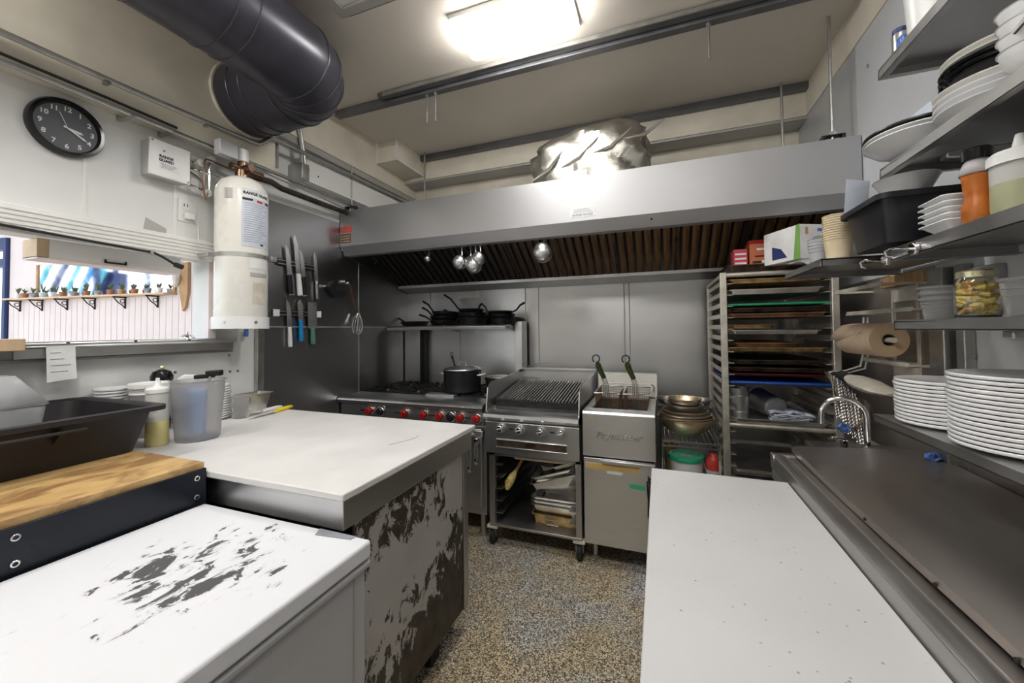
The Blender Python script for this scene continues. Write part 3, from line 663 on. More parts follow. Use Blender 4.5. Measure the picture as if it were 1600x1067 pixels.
# front of the dining room: tall glazed bays with blue slanted awning slats outside
wf = struct(MB().box(-8.75, RY, 0, -8.65, 1.7, .5).box(-8.75, RY, 2.75, -8.65, 1.7, 3).build('wall_street', 'dining_pink', smooth=0, base=False))
for y in (-1.6, -.7, .2, .95, 1.62): MB().box(-8.74, y-.03, .5, -8.66, y+.03, 2.75).build('mullion', 'navy', wf)
aw = thing('window_awning', 'slanted blue and teal slats outside the dining window', 'awning', (-9.0, .4, .4))
for k in range(8):
    y = -.9+k*.20; MB().bar((-9.05, y-.45, 2.75), (-9.05, y+.35, .5), .05, (.10, .07)[k % 2], (1, 0, 0)).build('slat', ('navy', 'teal', 'blue_plastic', 'teal')[k % 4], aw)
MB().box(-9.14, -1.6, .5, -9.11, -1.0, 2.6).build('curtain', 'navy', aw)
for k, (y0, m, z0, z1) in enumerate(((.75, 'teal', 1.9, 2.5), (1.15, 'leaf', .8, 1.9), (1.45, 'cloth_grey', .6, 2.2))): MB().box(-9.3-k*.1, y0, z0, -9.27-k*.1, y0+.24, z1).build('street_panel', m, aw)
mi = thing('wall_mirror', 'long frameless mirror on the dining room wall above the plant shelf', 'mirror', tuple(D(1.05, 1.76)))
m = MB(); dbox(m, .15, 1.90, 1.775, 2.10, .004, .012); m.build('glass', 'mirror', mi)
m = MB(); dbox(m, .125, .15, 1.76, 2.11, .002, .02); m.build('side_frame', 'wood', mi); m = MB(); dbox(m, 1.90, 1.925, 1.76, 2.11, .002, .02); m.build('side_frame', 'wood', mi)
sh = thing('plant_shelf', 'narrow pale shelf on black scroll brackets under the mirror', 'shelf', tuple(D(1.05, 1.66)))
m = MB(); dbox(m, .12, 2.22, 1.752, 1.768, 0, .12); m.build('board', 'wood_pale', sh)
for s in (.34, .74, 1.13, 1.50, 1.85, 2.17):
    m = MB(); dbox(m, s-.006, s+.006, 1.64, 1.752, 0, .012); dbox(m, s-.006, s+.006, 1.74, 1.752, 0, .11)
    pts = [D(s, 1.645, .01), D(s, 1.67, .03), D(s, 1.70, .07), D(s, 1.742, .10)]; m.tube(pts, .005, 6)
    m.tube([D(s, 1.71, .03)+Vector((0, 0, .018*math.sin(a)))+dn*.018*math.cos(a) for a in [2*PI*i/12 for i in range(12)]], .004, 5, True)
    m.build('scroll_bracket', 'iron_bracket', sh)
pots = [(.10, 'white_ceramic', .6), (.25, 'cloth_grey', .5), (.42, 'terracotta', .5), (.60, 'wood', .9), (.74, 'terracotta', 1.0), (.92, 'cloth_grey', .8), (1.08, 'terracotta', 1.3), (1.27, 'cloth_grey', .6), (1.42, 'terracotta', .7), (1.58, 'white_ceramic', .9), (1.72, 'paper_blue', 1.1), (1.87, 'cloth_grey', .7), (2.0, 'terracotta', .5), (2.1, 'white_ceramic', .8)]
pname = {'white_ceramic': 'white', 'cloth_grey': 'grey', 'terracotta': 'terracotta', 'wood': 'brown', 'paper_blue': 'pale blue'}
for k, (s, pm, hgt) in enumerate(pots):
    s = .16+s*.92; c = D(s, 1.768, .06); t = thing('potted_plant', '%s pot with a small plant, %s from the right on the mirror shelf' % (pname[pm], ORD[k]), 'potted plant', tuple(c), 0, 'small plants on the mirror shelf')
    MB().lathe([(0, 0), (.022, 0), (.03, .05), (.027, .05), (.02, .008), (0, .008)], c, 12).build('pot', pm, t)
    m = MB()
    for q in range(7):
        a = rnd.uniform(0, 6.28); L = .05*hgt*rnd.uniform(.6, 1.3)+.02; p0 = c+Vector((0, 0, .045)); p1 = p0+Vector((math.cos(a)*.02, math.sin(a)*.02, L)); m.tube([p0, (p0+p1)/2+Vector((0, 0, .008)), p1], [.002, .006, .001], 5)
    m.build('foliage', 'leaf', t)
wp = thing('wooden_wall_plaque', 'pointed wooden plaque with a pale figure on the dining room wall', 'wall plaque', tuple(D(.02, 1.6)))
m = MB(); pol = [(.065, 2.03), (-.035, 2.05), (-.035, 1.78), (-.01, 1.64), (.02, 1.60), (.06, 1.78)]
m.loft([[D(s, z, .005) for s, z in pol], [D(s, z, .03) for s, z in pol]]); m.build('board', 'wood', wp)
m = MB().tube([D(.08, 2.06, .03), D(.09, 1.98, .04), D(.07, 1.90, .045), D(.085, 1.82, .04)], [.02, .03, .035, .015], 8); m.build('figure', 'offwhite_old', wp)

# ================================================================ exhaust hood
hd = thing('exhaust_hood', 'long stainless exhaust hood over the cooking line', 'exhaust hood', (-.69, 2.8, 1.76))
HX0, HX1, HF, HT = -2.318, .943, 2.38, 2.337
MB().prism([(HF, 2.062), (HF, HT), (HF+.012, HT), (HF+.012, 2.07)], 'x', HX0, HX1).build('front_panel', 'steel_hood', hd)
MB().prism([(HF, 2.062), (HF+.045, 1.992), (HF+.10, 1.992), (HF+.10, 2.02), (HF+.055, 2.005), (HF+.012, 2.07)], 'x', HX0, HX1).build('lower_lip', 'steel_hood', hd, bevel=.002)
MB().box(HX0, HF+.012, HT-.012, HX1, 3.25, HT).build('top_panel', 'steel_hood', hd)
for x0, x1 in ((HX0, HX0+.012), (HX1-.012, HX1)):
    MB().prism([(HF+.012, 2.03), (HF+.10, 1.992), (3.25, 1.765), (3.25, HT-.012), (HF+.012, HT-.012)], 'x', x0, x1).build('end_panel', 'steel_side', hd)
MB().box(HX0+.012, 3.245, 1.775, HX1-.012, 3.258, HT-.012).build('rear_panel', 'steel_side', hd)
MB().prism([(3.095, 1.824), (3.095, 1.798), (3.26, 1.764), (3.26, 1.772), (3.102, 1.805), (3.102, 1.824)], 'x', HX0+.01, HX1-.005).build('grease_trough', 'steel', hd, bevel=.002)
MB().box(-1.9, 2.72, HT, .86, 3.0, 2.42).build('rear_riser', 'steel_dull', hd, bevel=.003)
# baffle filters: one object per baffle, leaning from the front lip down to the trough
F0, F1 = Vector((0, 2.50, 2.225)), Vector((0, 3.14, 1.8255)); FL = (F1-F0).length; fd = (F1-F0).normalized(); fn = Vector((0, -fd.z, fd.y))
fn = fn if fn.z < 0 else -fn
NB = 54; pitch = (HX1-HX0-.04)/NB
prof = [(-.5, .0), (-.40, .016), (-.12, .020), (.12, .020), (.40, .016), (.5, 0), (.34, -.004), (-.34, -.004)]
bm_proto = MB().loft([[Vector((u*pitch*.80, 0, 0))+F0*0+fn*h for u, h in prof], [Vector((u*pitch*.80, 0, 0))+fd*FL+fn*h for u, h in prof]])
proto = None
for k in range(NB):
    x = HX0+.02+(k+.5)*pitch
    if proto is None:
        me_o = MB(); me_o.v = [v.copy() for v in bm_proto.v]; me_o.f = list(bm_proto.f)
        proto = me_o.build('baffle', 'greasy_baffle', hd); 
        # local mesh is expressed from its own top end
        inv = WM[hd.name].inverted()
        for v, p in zip(proto.data.vertices, [q for q in proto.data.vertices]): v.co = WM[hd.name] @ p.co
        o = proto
    else:
        o = proto.copy(); COL.objects.link(o)
    o.location = WM[hd.name].inverted() @ Vector((x, F0.y, F0.z))
for k in range(0, 9):
    x = HX0+.02+k*(HX1-HX0-.04)/8
    MB().bar((x, F0.y+fn.y*.012, F0.z+fn.z*.012), (x, F1.y+fn.y*.012, F1.z+fn.z*.012), .02, .03, (0, 0, 1)).build('filter_frame', 'pan_burnt', hd)
MB().bar((HX0+.012, F0.y, F0.z+.01), (HX1-.012, F0.y, F0.z+.01), .05, .04).build('filter_rail', 'pan_burnt', hd)
MB().box(HX0+.012, 2.40, 2.235, HX1-.012, 2.52, 2.245).build('inner_baffle_panel', 'steel_side', hd)
MB().box(-2.335+.02, HF-.0012, 2.165, -2.20, HF, 2.215).build('red_sticker', 'red_pale', hd)
st = MB().box(-2.312, HF-.0012, 2.085, -2.212, HF, 2.155).build('dark_red_sticker', 'rust_rail', hd)
for k in range(3): MB().box(-2.305, HF-.0018, 2.095+k*.02, -2.22, HF-.0012, 2.10+k*.02).build('print_line', 'offwhite_old', st)
st = MB().box(-.50, HF-.0012, 2.085, -.345, HF, 2.145).build('white_sticker', 'paper', hd)
text('lettering', 'RANGE GUARD', .018, 'ink_grey', st, face_mat((-.425, HF-.0016, 2.098), (1, 0, 0), (0, 0, 1)), bold=.0006)
for k in range(4): MB().box(-.48, HF-.0018, 2.112+k*.007, -.365-k*.008, HF-.0012, 2.1145+k*.007).build('print_line', 'ink_grey', st)
MB().cyl((-.03, HF+.02, 2.035), (-.03, HF+.012, 2.03), .006, n=8).build('hole_plug', 'ink', hd)
for k in range(5):
    p = Vector((-.22, 2.56+k*.03, 2.13-k*.02)); MB().cyl(p, p+Vector((0, -.01, -.05)), .012, .009, n=8).build('nozzle' , 'chrome' if k == 2 else 'pan_burnt', hd) if k in (1, 2) else None

# ladles hung from the front lip
def ladle(x, y, zt, L, r, label):
    t = thing('ladle', label, 'ladle', (x, y, zt-L), 0, 'ladles hung under the hood lip')
    MB().tube([(x, y, zt), (x, y, zt-.3*L), (x+.004, y+.004, zt-L+r*.6), (x+.004, y-.004, zt-L)], .006, 8).build('handle', 'steel', t)
    c = (x+.003, y-r*.55, zt-L-r*.75)
    m = MB().lathe([(r, 0), (r*.97, -.3*r), (r*.75, -.68*r), (.4*r, -.9*r), (0, -.97*r)], (0, 0, 0), 20)
    m.xf(Matrix.Translation(Vector(c)) @ Matrix.Rotation(-1.15, 4, 'X')); m.build('bowl', 'steel', t, solid=.0015)
for a in ((-1.595, 2.50, 2.06, .11, .024, 'tiny ladle, leftmost under the hood lip'), (-1.315, 2.49, 2.07, .15, .052, 'ladle with a wide cup, left one of the close group of four'), (-1.265, 2.53, 2.07, .15, .042, 'short ladle second in the close group of four'),
          (-1.205, 2.49, 2.07, .17, .060, 'largest low-hanging ladle in the close group of four'), (-1.16, 2.47, 2.08, .15, .048, 'round ladle at the right of the close group of four'), (-.705, 2.49, 2.09, .14, .066, 'single large ladle hanging alone under the hood')): ladle(*a)
hk = thing('hood_hook', 'small bright hook under the left end of the hood', 'hook', (-2.16, 2.6, 1.95))
MB().tube([(-2.19, 2.60, 2.2), (-2.19, 2.60, 1.99), (-2.17, 2.60, 1.95), (-2.155, 2.60, 1.965)], .006, 6).build('hook', 'chrome', hk)

# foil-wrapped duct collar on top of the hood
fo = thing('foil_duct', 'crumpled foil-wrapped duct collar standing on the hood', 'duct', (-.45, 2.74, HT))
m = MB(); rings = []
for z, g in ((HT, 0), (2.38, 0), (2.43, .0), (2.48, .005), (2.54, .01), (2.60, 0), (2.65, -.01), (2.69, -.04), (2.715, -.08), (2.735, -.12), (2.75, -.22)):
    ring_ = []
    for i in range(84):
        a = 2*PI*i/84; ca, sa = math.cos(a), math.sin(a); p = 3.2
        rr = (abs(ca)**p+abs(sa)**p)**(-1/p); wob = 1+.035*math.sin(a*7+z*30)+.03*math.sin(a*13+z*55)+rnd.uniform(-.016, .016)
        tilt = .04*ca if z > 2.6 else 0
        ring_.append(Vector((-.44+(.40+g)*rr*ca*wob*.96, 2.74+(.24+g*.6)*rr*sa*wob, z+tilt)))
    rings.append(ring_)
m.loft(rings); m.build('wrap', 'foil', fo, smooth=40)
for k in range(4):
    x0 = -.78+k*.2; MB().tube([(x0, 2.50, 2.40+.06*k), (x0+.12, 2.492, 2.46+.04*k), (x0+.24, 2.50, 2.60+.02*k)], [.004, .012, .004], 6).build('foil_fold', 'foil', fo)

# ================================================================ range
rg = thing('gas_range', 'wide stainless gas range with red knobs against the left wall', 'gas range', (-1.70, 2.8, 0))
X0, X1, RF = -2.315, -1.100, 2.39
MB().box(X0, RF+.03, .16, X1, 3.20, .86).build('body', 'steel_dull', rg, bevel=.004)
MB().prism([(RF+.02, .755), (RF-.005, .76), (RF-.005, .855), (RF+.03, .86), (RF+.06, .86), (RF+.06, .755)], 'x', X0, X1).build('control_panel', 'steel_dull', rg, bevel=.002)
nose = [(RF+.22, .905), (RF+.0, .905), (RF-.025, .898), (RF-.04, .882), (RF-.035, .862), (RF-.015, .850), (RF+.22, .850)]
for a, b in ((X0, -1.705), (-1.703, X1)): MB().prism(nose, 'x', a, b).build('front_rail', 'steel', rg)
MB().box(X0, RF+.22, .86, X1, 3.20, .885).build('cooktop', 'cast_iron', rg)
MB().box(-1.66, RF+.16, .905, -1.42, RF+.24, .925).build('rail_splash', 'steel_dull', rg, bevel=.003)
# burner grates: 4 x 2 cast iron grates with fingers
for i in range(4):
    for j in range(2):
        cx = X0+.155+i*.30; cy = RF+.38+j*.33; m = MB(); s_ = .14
        for d in (-s_, s_): m.box(cx+d-.007, cy-s_, .885, cx+d+.007, cy+s_, .915).box(cx-s_, cy+d-.007, .885, cx+s_, cy+d+.007, .915)
        for a in range(8):
            ca, sa = math.cos(a*PI/4), math.sin(a*PI/4); L = s_ if a % 2 == 0 else s_*1.35
            m.bar((cx+ca*.045, cy+sa*.045, .912), (cx+ca*L, cy+sa*L, .912), .012, .018)
        m.build('burner_grate', 'cast_iron', rg)
        MB().cyl((cx, cy, .885), (cx, cy, .902), .045, n=16).build('burner', 'rust_rail', rg, bevel=.004)
for i, x in enumerate((-2.03, -1.72, -1.56, -1.43, -1.27, -1.15)):
    m = MB(); y = RF-.005
    m.cyl((x, y, .81), (x, y-.012, .81), .033, n=20); kb = m.build('knob_bezel', 'chrome', rg, bevel=.003)
    MB().cyl((x, y-.012, .81), (x, y-.040, .81), .026, .023, n=20).box(x-.006, y-.055, .785, x+.006, y-.038, .835).build('knob', 'red_knob', kb, bevel=.004)
    if i in (0, 1, 3, 5): MB().box(x-.095, y-.003, .803, x-.05, y+.001, .812).build('indicator_slot', 'ink', rg)
for x in (-1.93, -1.345):
    m = MB(); y = RF-.005; m.cyl((x, y, .81), (x, y-.02, .81), .036, n=20); kb = m.build('thermostat_bezel', 'chrome', rg, bevel=.004)
    MB().cyl((x, y-.02, .81), (x, y-.035, .81), .024, n=18).build('thermostat_knob', 'black_plastic', kb, bevel=.004)
    MB().box(x+.04, y-.01, .79, x+.044, y, .85).build('guard_fin', 'chrome', kb)
for a, b in ((X0+.02, -1.72), (-1.70, X1-.02)):
    d = MB().box(a, RF-.005, .22, b, RF+.03, .74).build('oven_door', 'steel_dull', rg, bevel=.006)
    MB().cyl((a+.06, RF-.045, .69), (b-.06, RF-.045, .69), .012, n=12).cyl((a+.08, RF-.045, .69), (a+.08, RF, .69), .009, n=10).cyl((b-.08, RF-.045, .69), (b-.08, RF, .69), .009, n=10).build('door_handle', 'steel', d)
MB().box(X1-.07, RF-.02, .69, X1-.005, RF+.01, .73).box(X1-.06, RF-.035, .64, X1-.035, RF-.005, .68).build('door_latch', 'steel', rg, bevel=.004)
for x in (X0+.06, X1-.05):
    for y in (RF+.09, 3.12): MB().cyl((x, y, .03), (x, y, .16), .022, n=14).cyl((x, y, 0), (x, y, .03), .03, n=14).build('leg', 'galv', rg)
# back riser with shelf
MB().box(X0, 3.20, .86, X1+.02, 3.235, 1.44).build('back_riser', 'steel', rg, bevel=.003)
MB().box(-1.71, 3.196, .90, -1.706, 3.20, 1.40).build('riser_seam', 'ink_grey', rg)
sf = MB().prism([(2.93, 1.405), (2.925, 1.43), (2.935, 1.443), (3.235, 1.443), (3.235, 1.432), (2.945, 1.432), (2.945, 1.405)], 'x', X0+.005, -1.155).build('riser_shelf', 'steel', rg, bevel=.002)
MB().box(-1.715, 2.924, 1.405, -1.711, 2.94, 1.444).build('shelf_joint', 'ink_grey', sf)
for x in (X0+.005, -1.16, -1.725):
    MB().prism([(2.96, 1.43), (3.22, 1.43), (3.22, 1.38), (3.10, 1.395)], 'x', x-.003, x+.012).build('shelf_bracket', 'steel_dull', sf)
MB().box(-2.10, 3.14, .90, -2.05, 3.19, 1.41).build('flue_post', 'pan_black', rg)
MB().box(-1.14, 3.10, .90, -1.075, 3.235, 1.47).build('end_upright', 'steel', rg, bevel=.003)

# tongs hung on the range front
def tongs(x, label, L):
    t = thing('tongs', label, 'tongs', (x, RF-.05, .67-L)); y = RF-.05
    MB().tube([(x-.006, y, .68), (x-.014, y, .68-L*.5), (x-.008, y, .68-L)], [.004, .006, .007], 8).tube([(x+.006, y-.012, .68), (x+.014, y-.012, .68-L*.5), (x+.006, y-.012, .68-L)], [.004, .006, .007], 8).build('arms', 'steel', t)
    MB().cyl((x, y-.018, .68), (x, y+.006, .68), .010, n=12).build('pivot', 'chrome', t)
    MB().lathe([(0, 0), (.012, .01), (.014, .03), (.006, .045)], (x, y-.006, .66-L), 8, 1, .5).build('tips', 'chrome', t)
tongs(-1.185, 'longer steel tongs hanging beside the range door', .20); tongs(-1.135, 'shorter steel tongs hanging nearest the charbroiler', .14)

# ---------------------------------------------------------------- cookware
def skillet(x, y, z, r, h, rz, label, tilt=(0, 0), m='pan_black', hl=.17, group=None, rise=.06):
    if group: r *= 1.14; h *= 1.12
    t = thing('frying_pan', label, 'frying pan', (x, y, z), rz, group); W = WM[t.name]; T = W @ Matrix.Rotation(tilt[0], 4, 'X') @ Matrix.Rotation(tilt[1], 4, 'Y')
    MB().lathe([(0, 0), (r*.76, 0), (r*.82, .004), (r, h), (r-.003, h+.001), (r*.78, .007), (0, .006)], n=32).xf(T).build('pan', m, t)
    hm = MB().tube([(r*.93, 0, h*.75), (r+.03, 0, h+.01), (r+hl*.6, 0, h+rise*.7), (r+hl, 0, h+rise)], [.008, .007, .009, .010], 8)
    hm.xf(Matrix.Identity(4)); hm.xf(T).build('handle', m, t)
    for q in (-.014, .014): MB().cyl((r*.9, q, h*.6), (r*.86, q, h*.6), .005, n=8).xf(T).build('rivet', 'steel', t)
    return t
G = 'black frying pans on the range shelf'; SZ = 1.4435
skillet(-2.10, 3.06, SZ, .115, .035, 2.9, 'wide shallow frying pan at the left end of the range shelf', group=G, hl=.16, rise=.05)
skillet(-1.80, 3.08, SZ, .12, .040, 2.95, 'bottom frying pan of the left stack on the range shelf', group=G)
skillet(-1.80, 3.08, SZ+.038, .115, .040, 2.85, 'middle frying pan of the left stack on the range shelf', group=G, rise=.09)
skillet(-1.79, 3.08, SZ+.076, .11, .040, 2.9, 'top frying pan of the left stack on the range shelf', group=G, rise=.11, tilt=(.05, 0))
skillet(-1.52, 3.07, SZ, .12, .055, 3.0, 'deep bottom pan of the middle stack on the range shelf', group=G, rise=.08)
skillet(-1.52, 3.07, SZ+.050, .115, .05, -.8, 'second pan of the middle stack, handle to the right', group=G, rise=.06, hl=.10)
skillet(-1.53, 3.07, SZ+.095, .10, .04, 2.95, 'top pan of the middle stack with its long handle raised left', group=G, rise=.14, hl=.19)
skillet(-1.235, 3.06, SZ, .10, .045, -.6, 'bottom pan of the right stack on the range shelf', group=G, hl=.05, rise=.03)
skillet(-1.24, 3.07, SZ+.038, .10, .045, 2.95, 'middle pan of the right stack on the range shelf', group=G, hl=.10, rise=.10)
skillet(-1.255, 3.07, SZ+.076, .095, .035, .3, 'top pan of the right stack on the range shelf', group=G, hl=.10, rise=.07)
pt = thing('stock_pot', 'black saucepan with a lid and a ladle on the range', 'pot', (-1.44, 2.76, .922))
PC = Vector((-1.445, 2.74, .922))
MB().lathe([(0, 0), (.13, 0), (.142, .012), (.147, .165), (.152, .17), (.146, .172), (.137, .015), (0, .006)], PC, 36).build('pot', 'pan_black', pt)
ld = MB().lathe([(.149, .173), (.141, .182), (.10, .198), (.03, .206), (0, .207)], PC, 36).build('lid', 'steel', pt, solid=.002)
MB().tube([PC+Vector((-.03, 0, .205)), PC+Vector((-.03, 0, .23)), PC+Vector((.03, 0, .23)), PC+Vector((.03, 0, .205))], .005, 6).build('lid_handle', 'steel', ld)
for s in (-1, 1): MB().tube([PC+Vector((s*.145, -.035, .135)), PC+Vector((s*.178, -.035, .14)), PC+Vector((s*.178, .035, .14)), PC+Vector((s*.145, .035, .135))], .006, 6).build('side_handle', 'steel', pt)
dl = thing('pot_spoon', 'black spoon handle leaning out of the lidded saucepan', 'spoon', tuple(PC+Vector((-.03, -.03, .10))))
MB().tube([PC+Vector((-.02, -.06, .12)), PC+Vector((-.035, -.065, .22)), PC+Vector((-.055, -.07, .285))], [.007, .007, .010], 8).build('shaft', 'black_plastic', dl)
MB().tube([PC+Vector((-.055, -.07, .28))+Vector((.010*math.sin(a), 0, .016*math.cos(a)+.014)) for a in [2*PI*i/10 for i in range(10)]], .0035, 6, True).build('hanging_loop', 'black_plastic', dl)
sp = skillet(-1.215, 2.92, .922, .112, .10, .75, 'spattered dark braising pan on the range beside the lidded pot', m='pan_spatter', hl=.10, rise=.05)
MB().lathe([(.108, .102), (.09, .108), (.05, .112), (0, .113)], (-1.215, 2.92, .922), 28).build('lid', 'steel_dull', sp, solid=.002)

# ================================================================ charbroiler on a wheeled stand
cbx = thing('charbroiler', 'stainless gas charbroiler with four chrome knobs', 'charbroiler', (-.77, 2.75, .60))
X0, X1, YF = -1.085, -.462, 2.37
MB().box(X0, YF+.03, .60, X1, 3.10, .84).build('body', 'steel_dull', cbx, bevel=.004)
MB().prism([(YF+.03, .60), (YF-.002, .60), (YF-.002, .80), (YF+.03, .82)], 'x', X0, X1).build('control_panel', 'steel', cbx, bevel=.002)
MB().prism([(YF+.16, .878), (YF-.005, .868), (YF-.028, .855), (YF-.032, .835), (YF-.012, .815), (YF+.16, .815)], 'x', X0, X1).build('front_rail', 'steel', cbx)
for x in (X0, X1-.008):
    MB().prism([(YF+.0, .83), (YF+.035, 1.015), (YF+.09, 1.045), (3.10, 1.065), (3.10, .84), (YF+.05, .82)], 'x', x, x+.008).build('side_splash', 'steel', cbx, bevel=.001)
MB().box(X0, 3.085, .84, X1, 3.10, 1.085).box(X0, 3.05, 1.075, X1, 3.10, 1.09).build('rear_splash', 'steel', cbx, bevel=.002)
MB().box(X0+.01, YF+.16, .84, X1-.01, 3.085, .86).build('firebox', 'cast_iron', cbx)
for k in range(27):
    x = X0+.03+k*(X1-X0-.06)/26
    MB().bar((x, YF+.15, .915), (x, 3.04, .985), .0085, .024).build('grate_bar', 'steel_dull', cbx)
MB().bar((X0+.02, YF+.15, .895), (X1-.02, YF+.15, .895), .03, .05).build('grate_front', 'cast_iron', cbx)
for i, x in enumerate((-.97, -.84, -.70, -.57)):
    kb = MB().cyl((x, YF-.002, .765), (x, YF-.012, .765), .031, n=20).build('knob_bezel', 'steel', cbx, bevel=.003)
    MB().cyl((x, YF-.012, .765), (x, YF-.040, .765), .025, .021, n=20).bar((x-.022, YF-.046, .758), (x+.022, YF-.046, .772), .012, .012).build('knob', 'chrome', kb, bevel=.004)
    if i % 2 == 0: MB().box(x+.055, YF-.003, .758, x+.085, YF, .766).build('indicator_slot', 'ink', cbx)
dr = MB().box(X0+.085, YF-.006, .645, X1-.08, YF-.001, .69).build('drip_slot', 'pan_burnt', cbx)
MB().box(X0+.08, YF-.012, .638, X1-.075, YF-.002, .647).box(X0+.08, YF-.012, .688, X1-.075, YF-.002, .694).build('slot_frame', 'steel', dr, bevel=.002)

sd = thing('equipment_stand', 'wheeled steel stand with tray slides under the charbroiler', 'stand', (-.77, 2.7, 0))
X0, X1, Y0, Y1 = -1.045, -.475, 2.40, 3.08
for x in (X0, X1):
    for y in (Y0, Y1): MB().box(x-.018, y-.018, .13, x+.018, y+.018, .598).build('post', 'steel_dull', sd, bevel=.002)
MB().box(X0-.018, Y0-.018, .580, X1+.018, Y1+.018, .598).build('top_frame', 'steel_dull', sd)
MB().box(X0-.018, Y0-.02, .122, X1+.018, Y1, .138).build('bottom_shelf', 'steel_dull', sd, bevel=.002)
for k in range(5):
    z = .20+k*.078
    for x, s in ((X0, 1), (X1, -1)): MB().box(x, Y0, z, x+s*.065, Y1, z+.004).box(x, Y0, z, x+s*.004, Y1, z+.03).build('tray_slide', 'galv', sd)
for x in (X0, X1):
    for y in (Y0+.01, Y1-.03):
        c = MB().box(x-.04, y-.03, .10, x+.035, y+.03, .122).build('bumper', 'offwhite_old', sd, bevel=.006)
        MB().cyl((x-.017, y, .047), (x+.017, y, .047), .047, n=24).build('wheel', 'black_rubber', sd, bevel=.008)
        for q in (-.024, .018): MB().prism([(y-.03, .095), (y+.03, .095), (y+.012, .045), (y-.012, .045)], 'x', x+q, x+q+.006).build('caster_fork', 'galv', sd)

# pans stored inside the stand
def pan(name, label, cat, wx, wy, h, loc, rz=0, tilt=None, m='alu_pan', group=None, **k):
    t = tray_mesh(wx, wy, h, **k).xf(place((0, 0, 0), 0)).build(name, m)
    t.location = loc; t.rotation_euler = (tilt[0] if tilt else 0, tilt[1] if tilt else 0, rz); WM[t.name] = Matrix.LocRotScale(t.location, t.rotation_euler, t.scale)
    return tag(t, label, cat, group)
G = 'steel food pans stored under the charbroiler'
bp_ = pan('food_pan', 'brown stained food pan at the bottom of the pile under the charbroiler', 'food pan', .33, .27, .065, (-.645, 2.60, .1385), .0, None, 'pan_baked', G)
hm = MB().tube([(-.70, 2.463, .155), (-.70, 2.45, .155), (-.62, 2.45, .155), (-.62, 2.463, .155)], .004, 6).tube([(-.70, 2.452, .157), (-.70, 2.448, .185), (-.62, 2.448, .185), (-.62, 2.452, .157)], .004, 6); hm.build('handle', 'galv', bp_)
for k, z in enumerate((.197, .222, .247)):
    pan('food_pan', '%s level steel food pan above the brown one in the stand' % ['lowest', 'middle', 'uppermost'][k], 'food pan', .33, .27, .066, (-.645, 2.60, z), .0, None, 'alu_pan', G, taper=.018)
pan('food_pan', 'triangular looking overturned pan wedged in the middle of the pan pile', 'food pan', .30, .25, .07, (-.63, 2.62, .352), .1, (.0, -.15), 'alu_pan', G, taper=.02)
pan('food_pan', 'tilted shallow pan resting across the pan pile', 'food pan', .34, .26, .05, (-.645, 2.60, .395), .05, (.05, -.30), 'alu_pan', G)
pan('food_pan', 'second tilted pan nested on the tilted shallow pan', 'food pan', .34, .26, .05, (-.645, 2.61, .432), .05, (.05, -.30), 'alu_pan', G)
pan('food_pan', 'small steel pan at the top of the leaning pan pile', 'food pan', .18, .26, .055, (-.585, 2.62, .485), .05, (.05, -.32), 'alu_pan', G)
pan('hotel_pan', 'wide beige pan slid in just under the charbroiler', 'food pan', .42, .5, .045, (-.745, 2.72, .531), 0, None, 'brass_bowl')
mx = MB().lathe([(0, 0), (.08, .0), (.15, .045), (.158, .045), (.085, -.003), (0, -.003)], (-.72, 2.66, .477), 30).build('mixing_bowl', 'alu_pan'); tag(mx, 'dull steel bowl hung below the beige pan in the stand', 'bowl')
br = thing('pastry_brush', 'long yellow-bristled brush standing inside the stand', 'brush', (-.96, 2.5, .33))
MB().tube([(-.975, 2.47, .33), (-.965, 2.48, .37), (-.945, 2.50, .41), (-.925, 2.52, .45)], [.012, .030, .026, .010], 10).build('bristles', 'bristle', br)
MB().tube([(-.925, 2.52, .45), (-.90, 2.55, .50), (-.88, 2.58, .56)], [.010, .009, .007], 8).build('handle', 'wood', br)

# ================================================================ deep fryer
fr = thing('deep_fryer', 'stainless floor fryer with two baskets', 'deep fryer', (-.235, 2.7, 0))
X0, X1, YF = -.442, -.030, 2.365
MB().prism([(YF, .645), (YF, .895), (YF+.012, .908), (YF+.10, .912), (YF+.10, .645)], 'x', X0, X1).build('upper_panel', 'steel', fr, bevel=.002)
d = MB().box(X0+.004, YF-.004, .13, X1-.004, YF+.03, .636).build('door', 'steel', fr, bevel=.004)
MB().prism([(YF-.005, .618), (YF-.028, .622), (YF-.028, .634), (YF-.005, .636)], 'x', X0+.11, X1-.005).build('door_pull', 'steel', d, bevel=.002)
MB().box(X0+.02, YF-.0055, .575, X1-.09, YF-.004, .605).build('yellow_label', 'yellow_tape', d)
MB().box(X0+.017, YF-.005, .572, X1-.087, YF-.0042, .608).build('label_border', 'cup_cream', d)
MB().box(X0+.14, YF-.0055, .553, X0+.23, YF-.004, .568).build('white_label', 'paper', d)
MB().add([(X1-.145, YF-.0052, .485), (X1-.06, YF-.0052, .480), (X1-.06, YF-.0052, .507), (X1-.15, YF-.0052, .510), (X1-.145, YF-.004, .485), (X1-.06, YF-.004, .480), (X1-.06, YF-.004, .507), (X1-.15, YF-.004, .510)],
         [(0, 1, 2, 3), (7, 6, 5, 4), (0, 4, 5, 1), (1, 5, 6, 2), (2, 6, 7, 3), (3, 7, 4, 0)]).build('green_tape', 'green_tape', d)
MB().box(X0, YF+.03, .13, X0+.012, 3.0, .90).box(X1-.012, YF+.03, .13, X1, 3.0, .90).box(X0, 2.985, .13, X1, 3.0, .90).box(X0, YF+.03, .13, X1, 3.0, .15).build('cabinet', 'steel_dull', fr, bevel=.002)
MB().box(X0, YF+.10, .895, X0+.045, 2.98, .912).box(X1-.045, YF+.10, .895, X1, 2.98, .912).box(X0, 2.90, .895, X1, 2.98, .912).build('top_rim', 'steel', fr, bevel=.003)
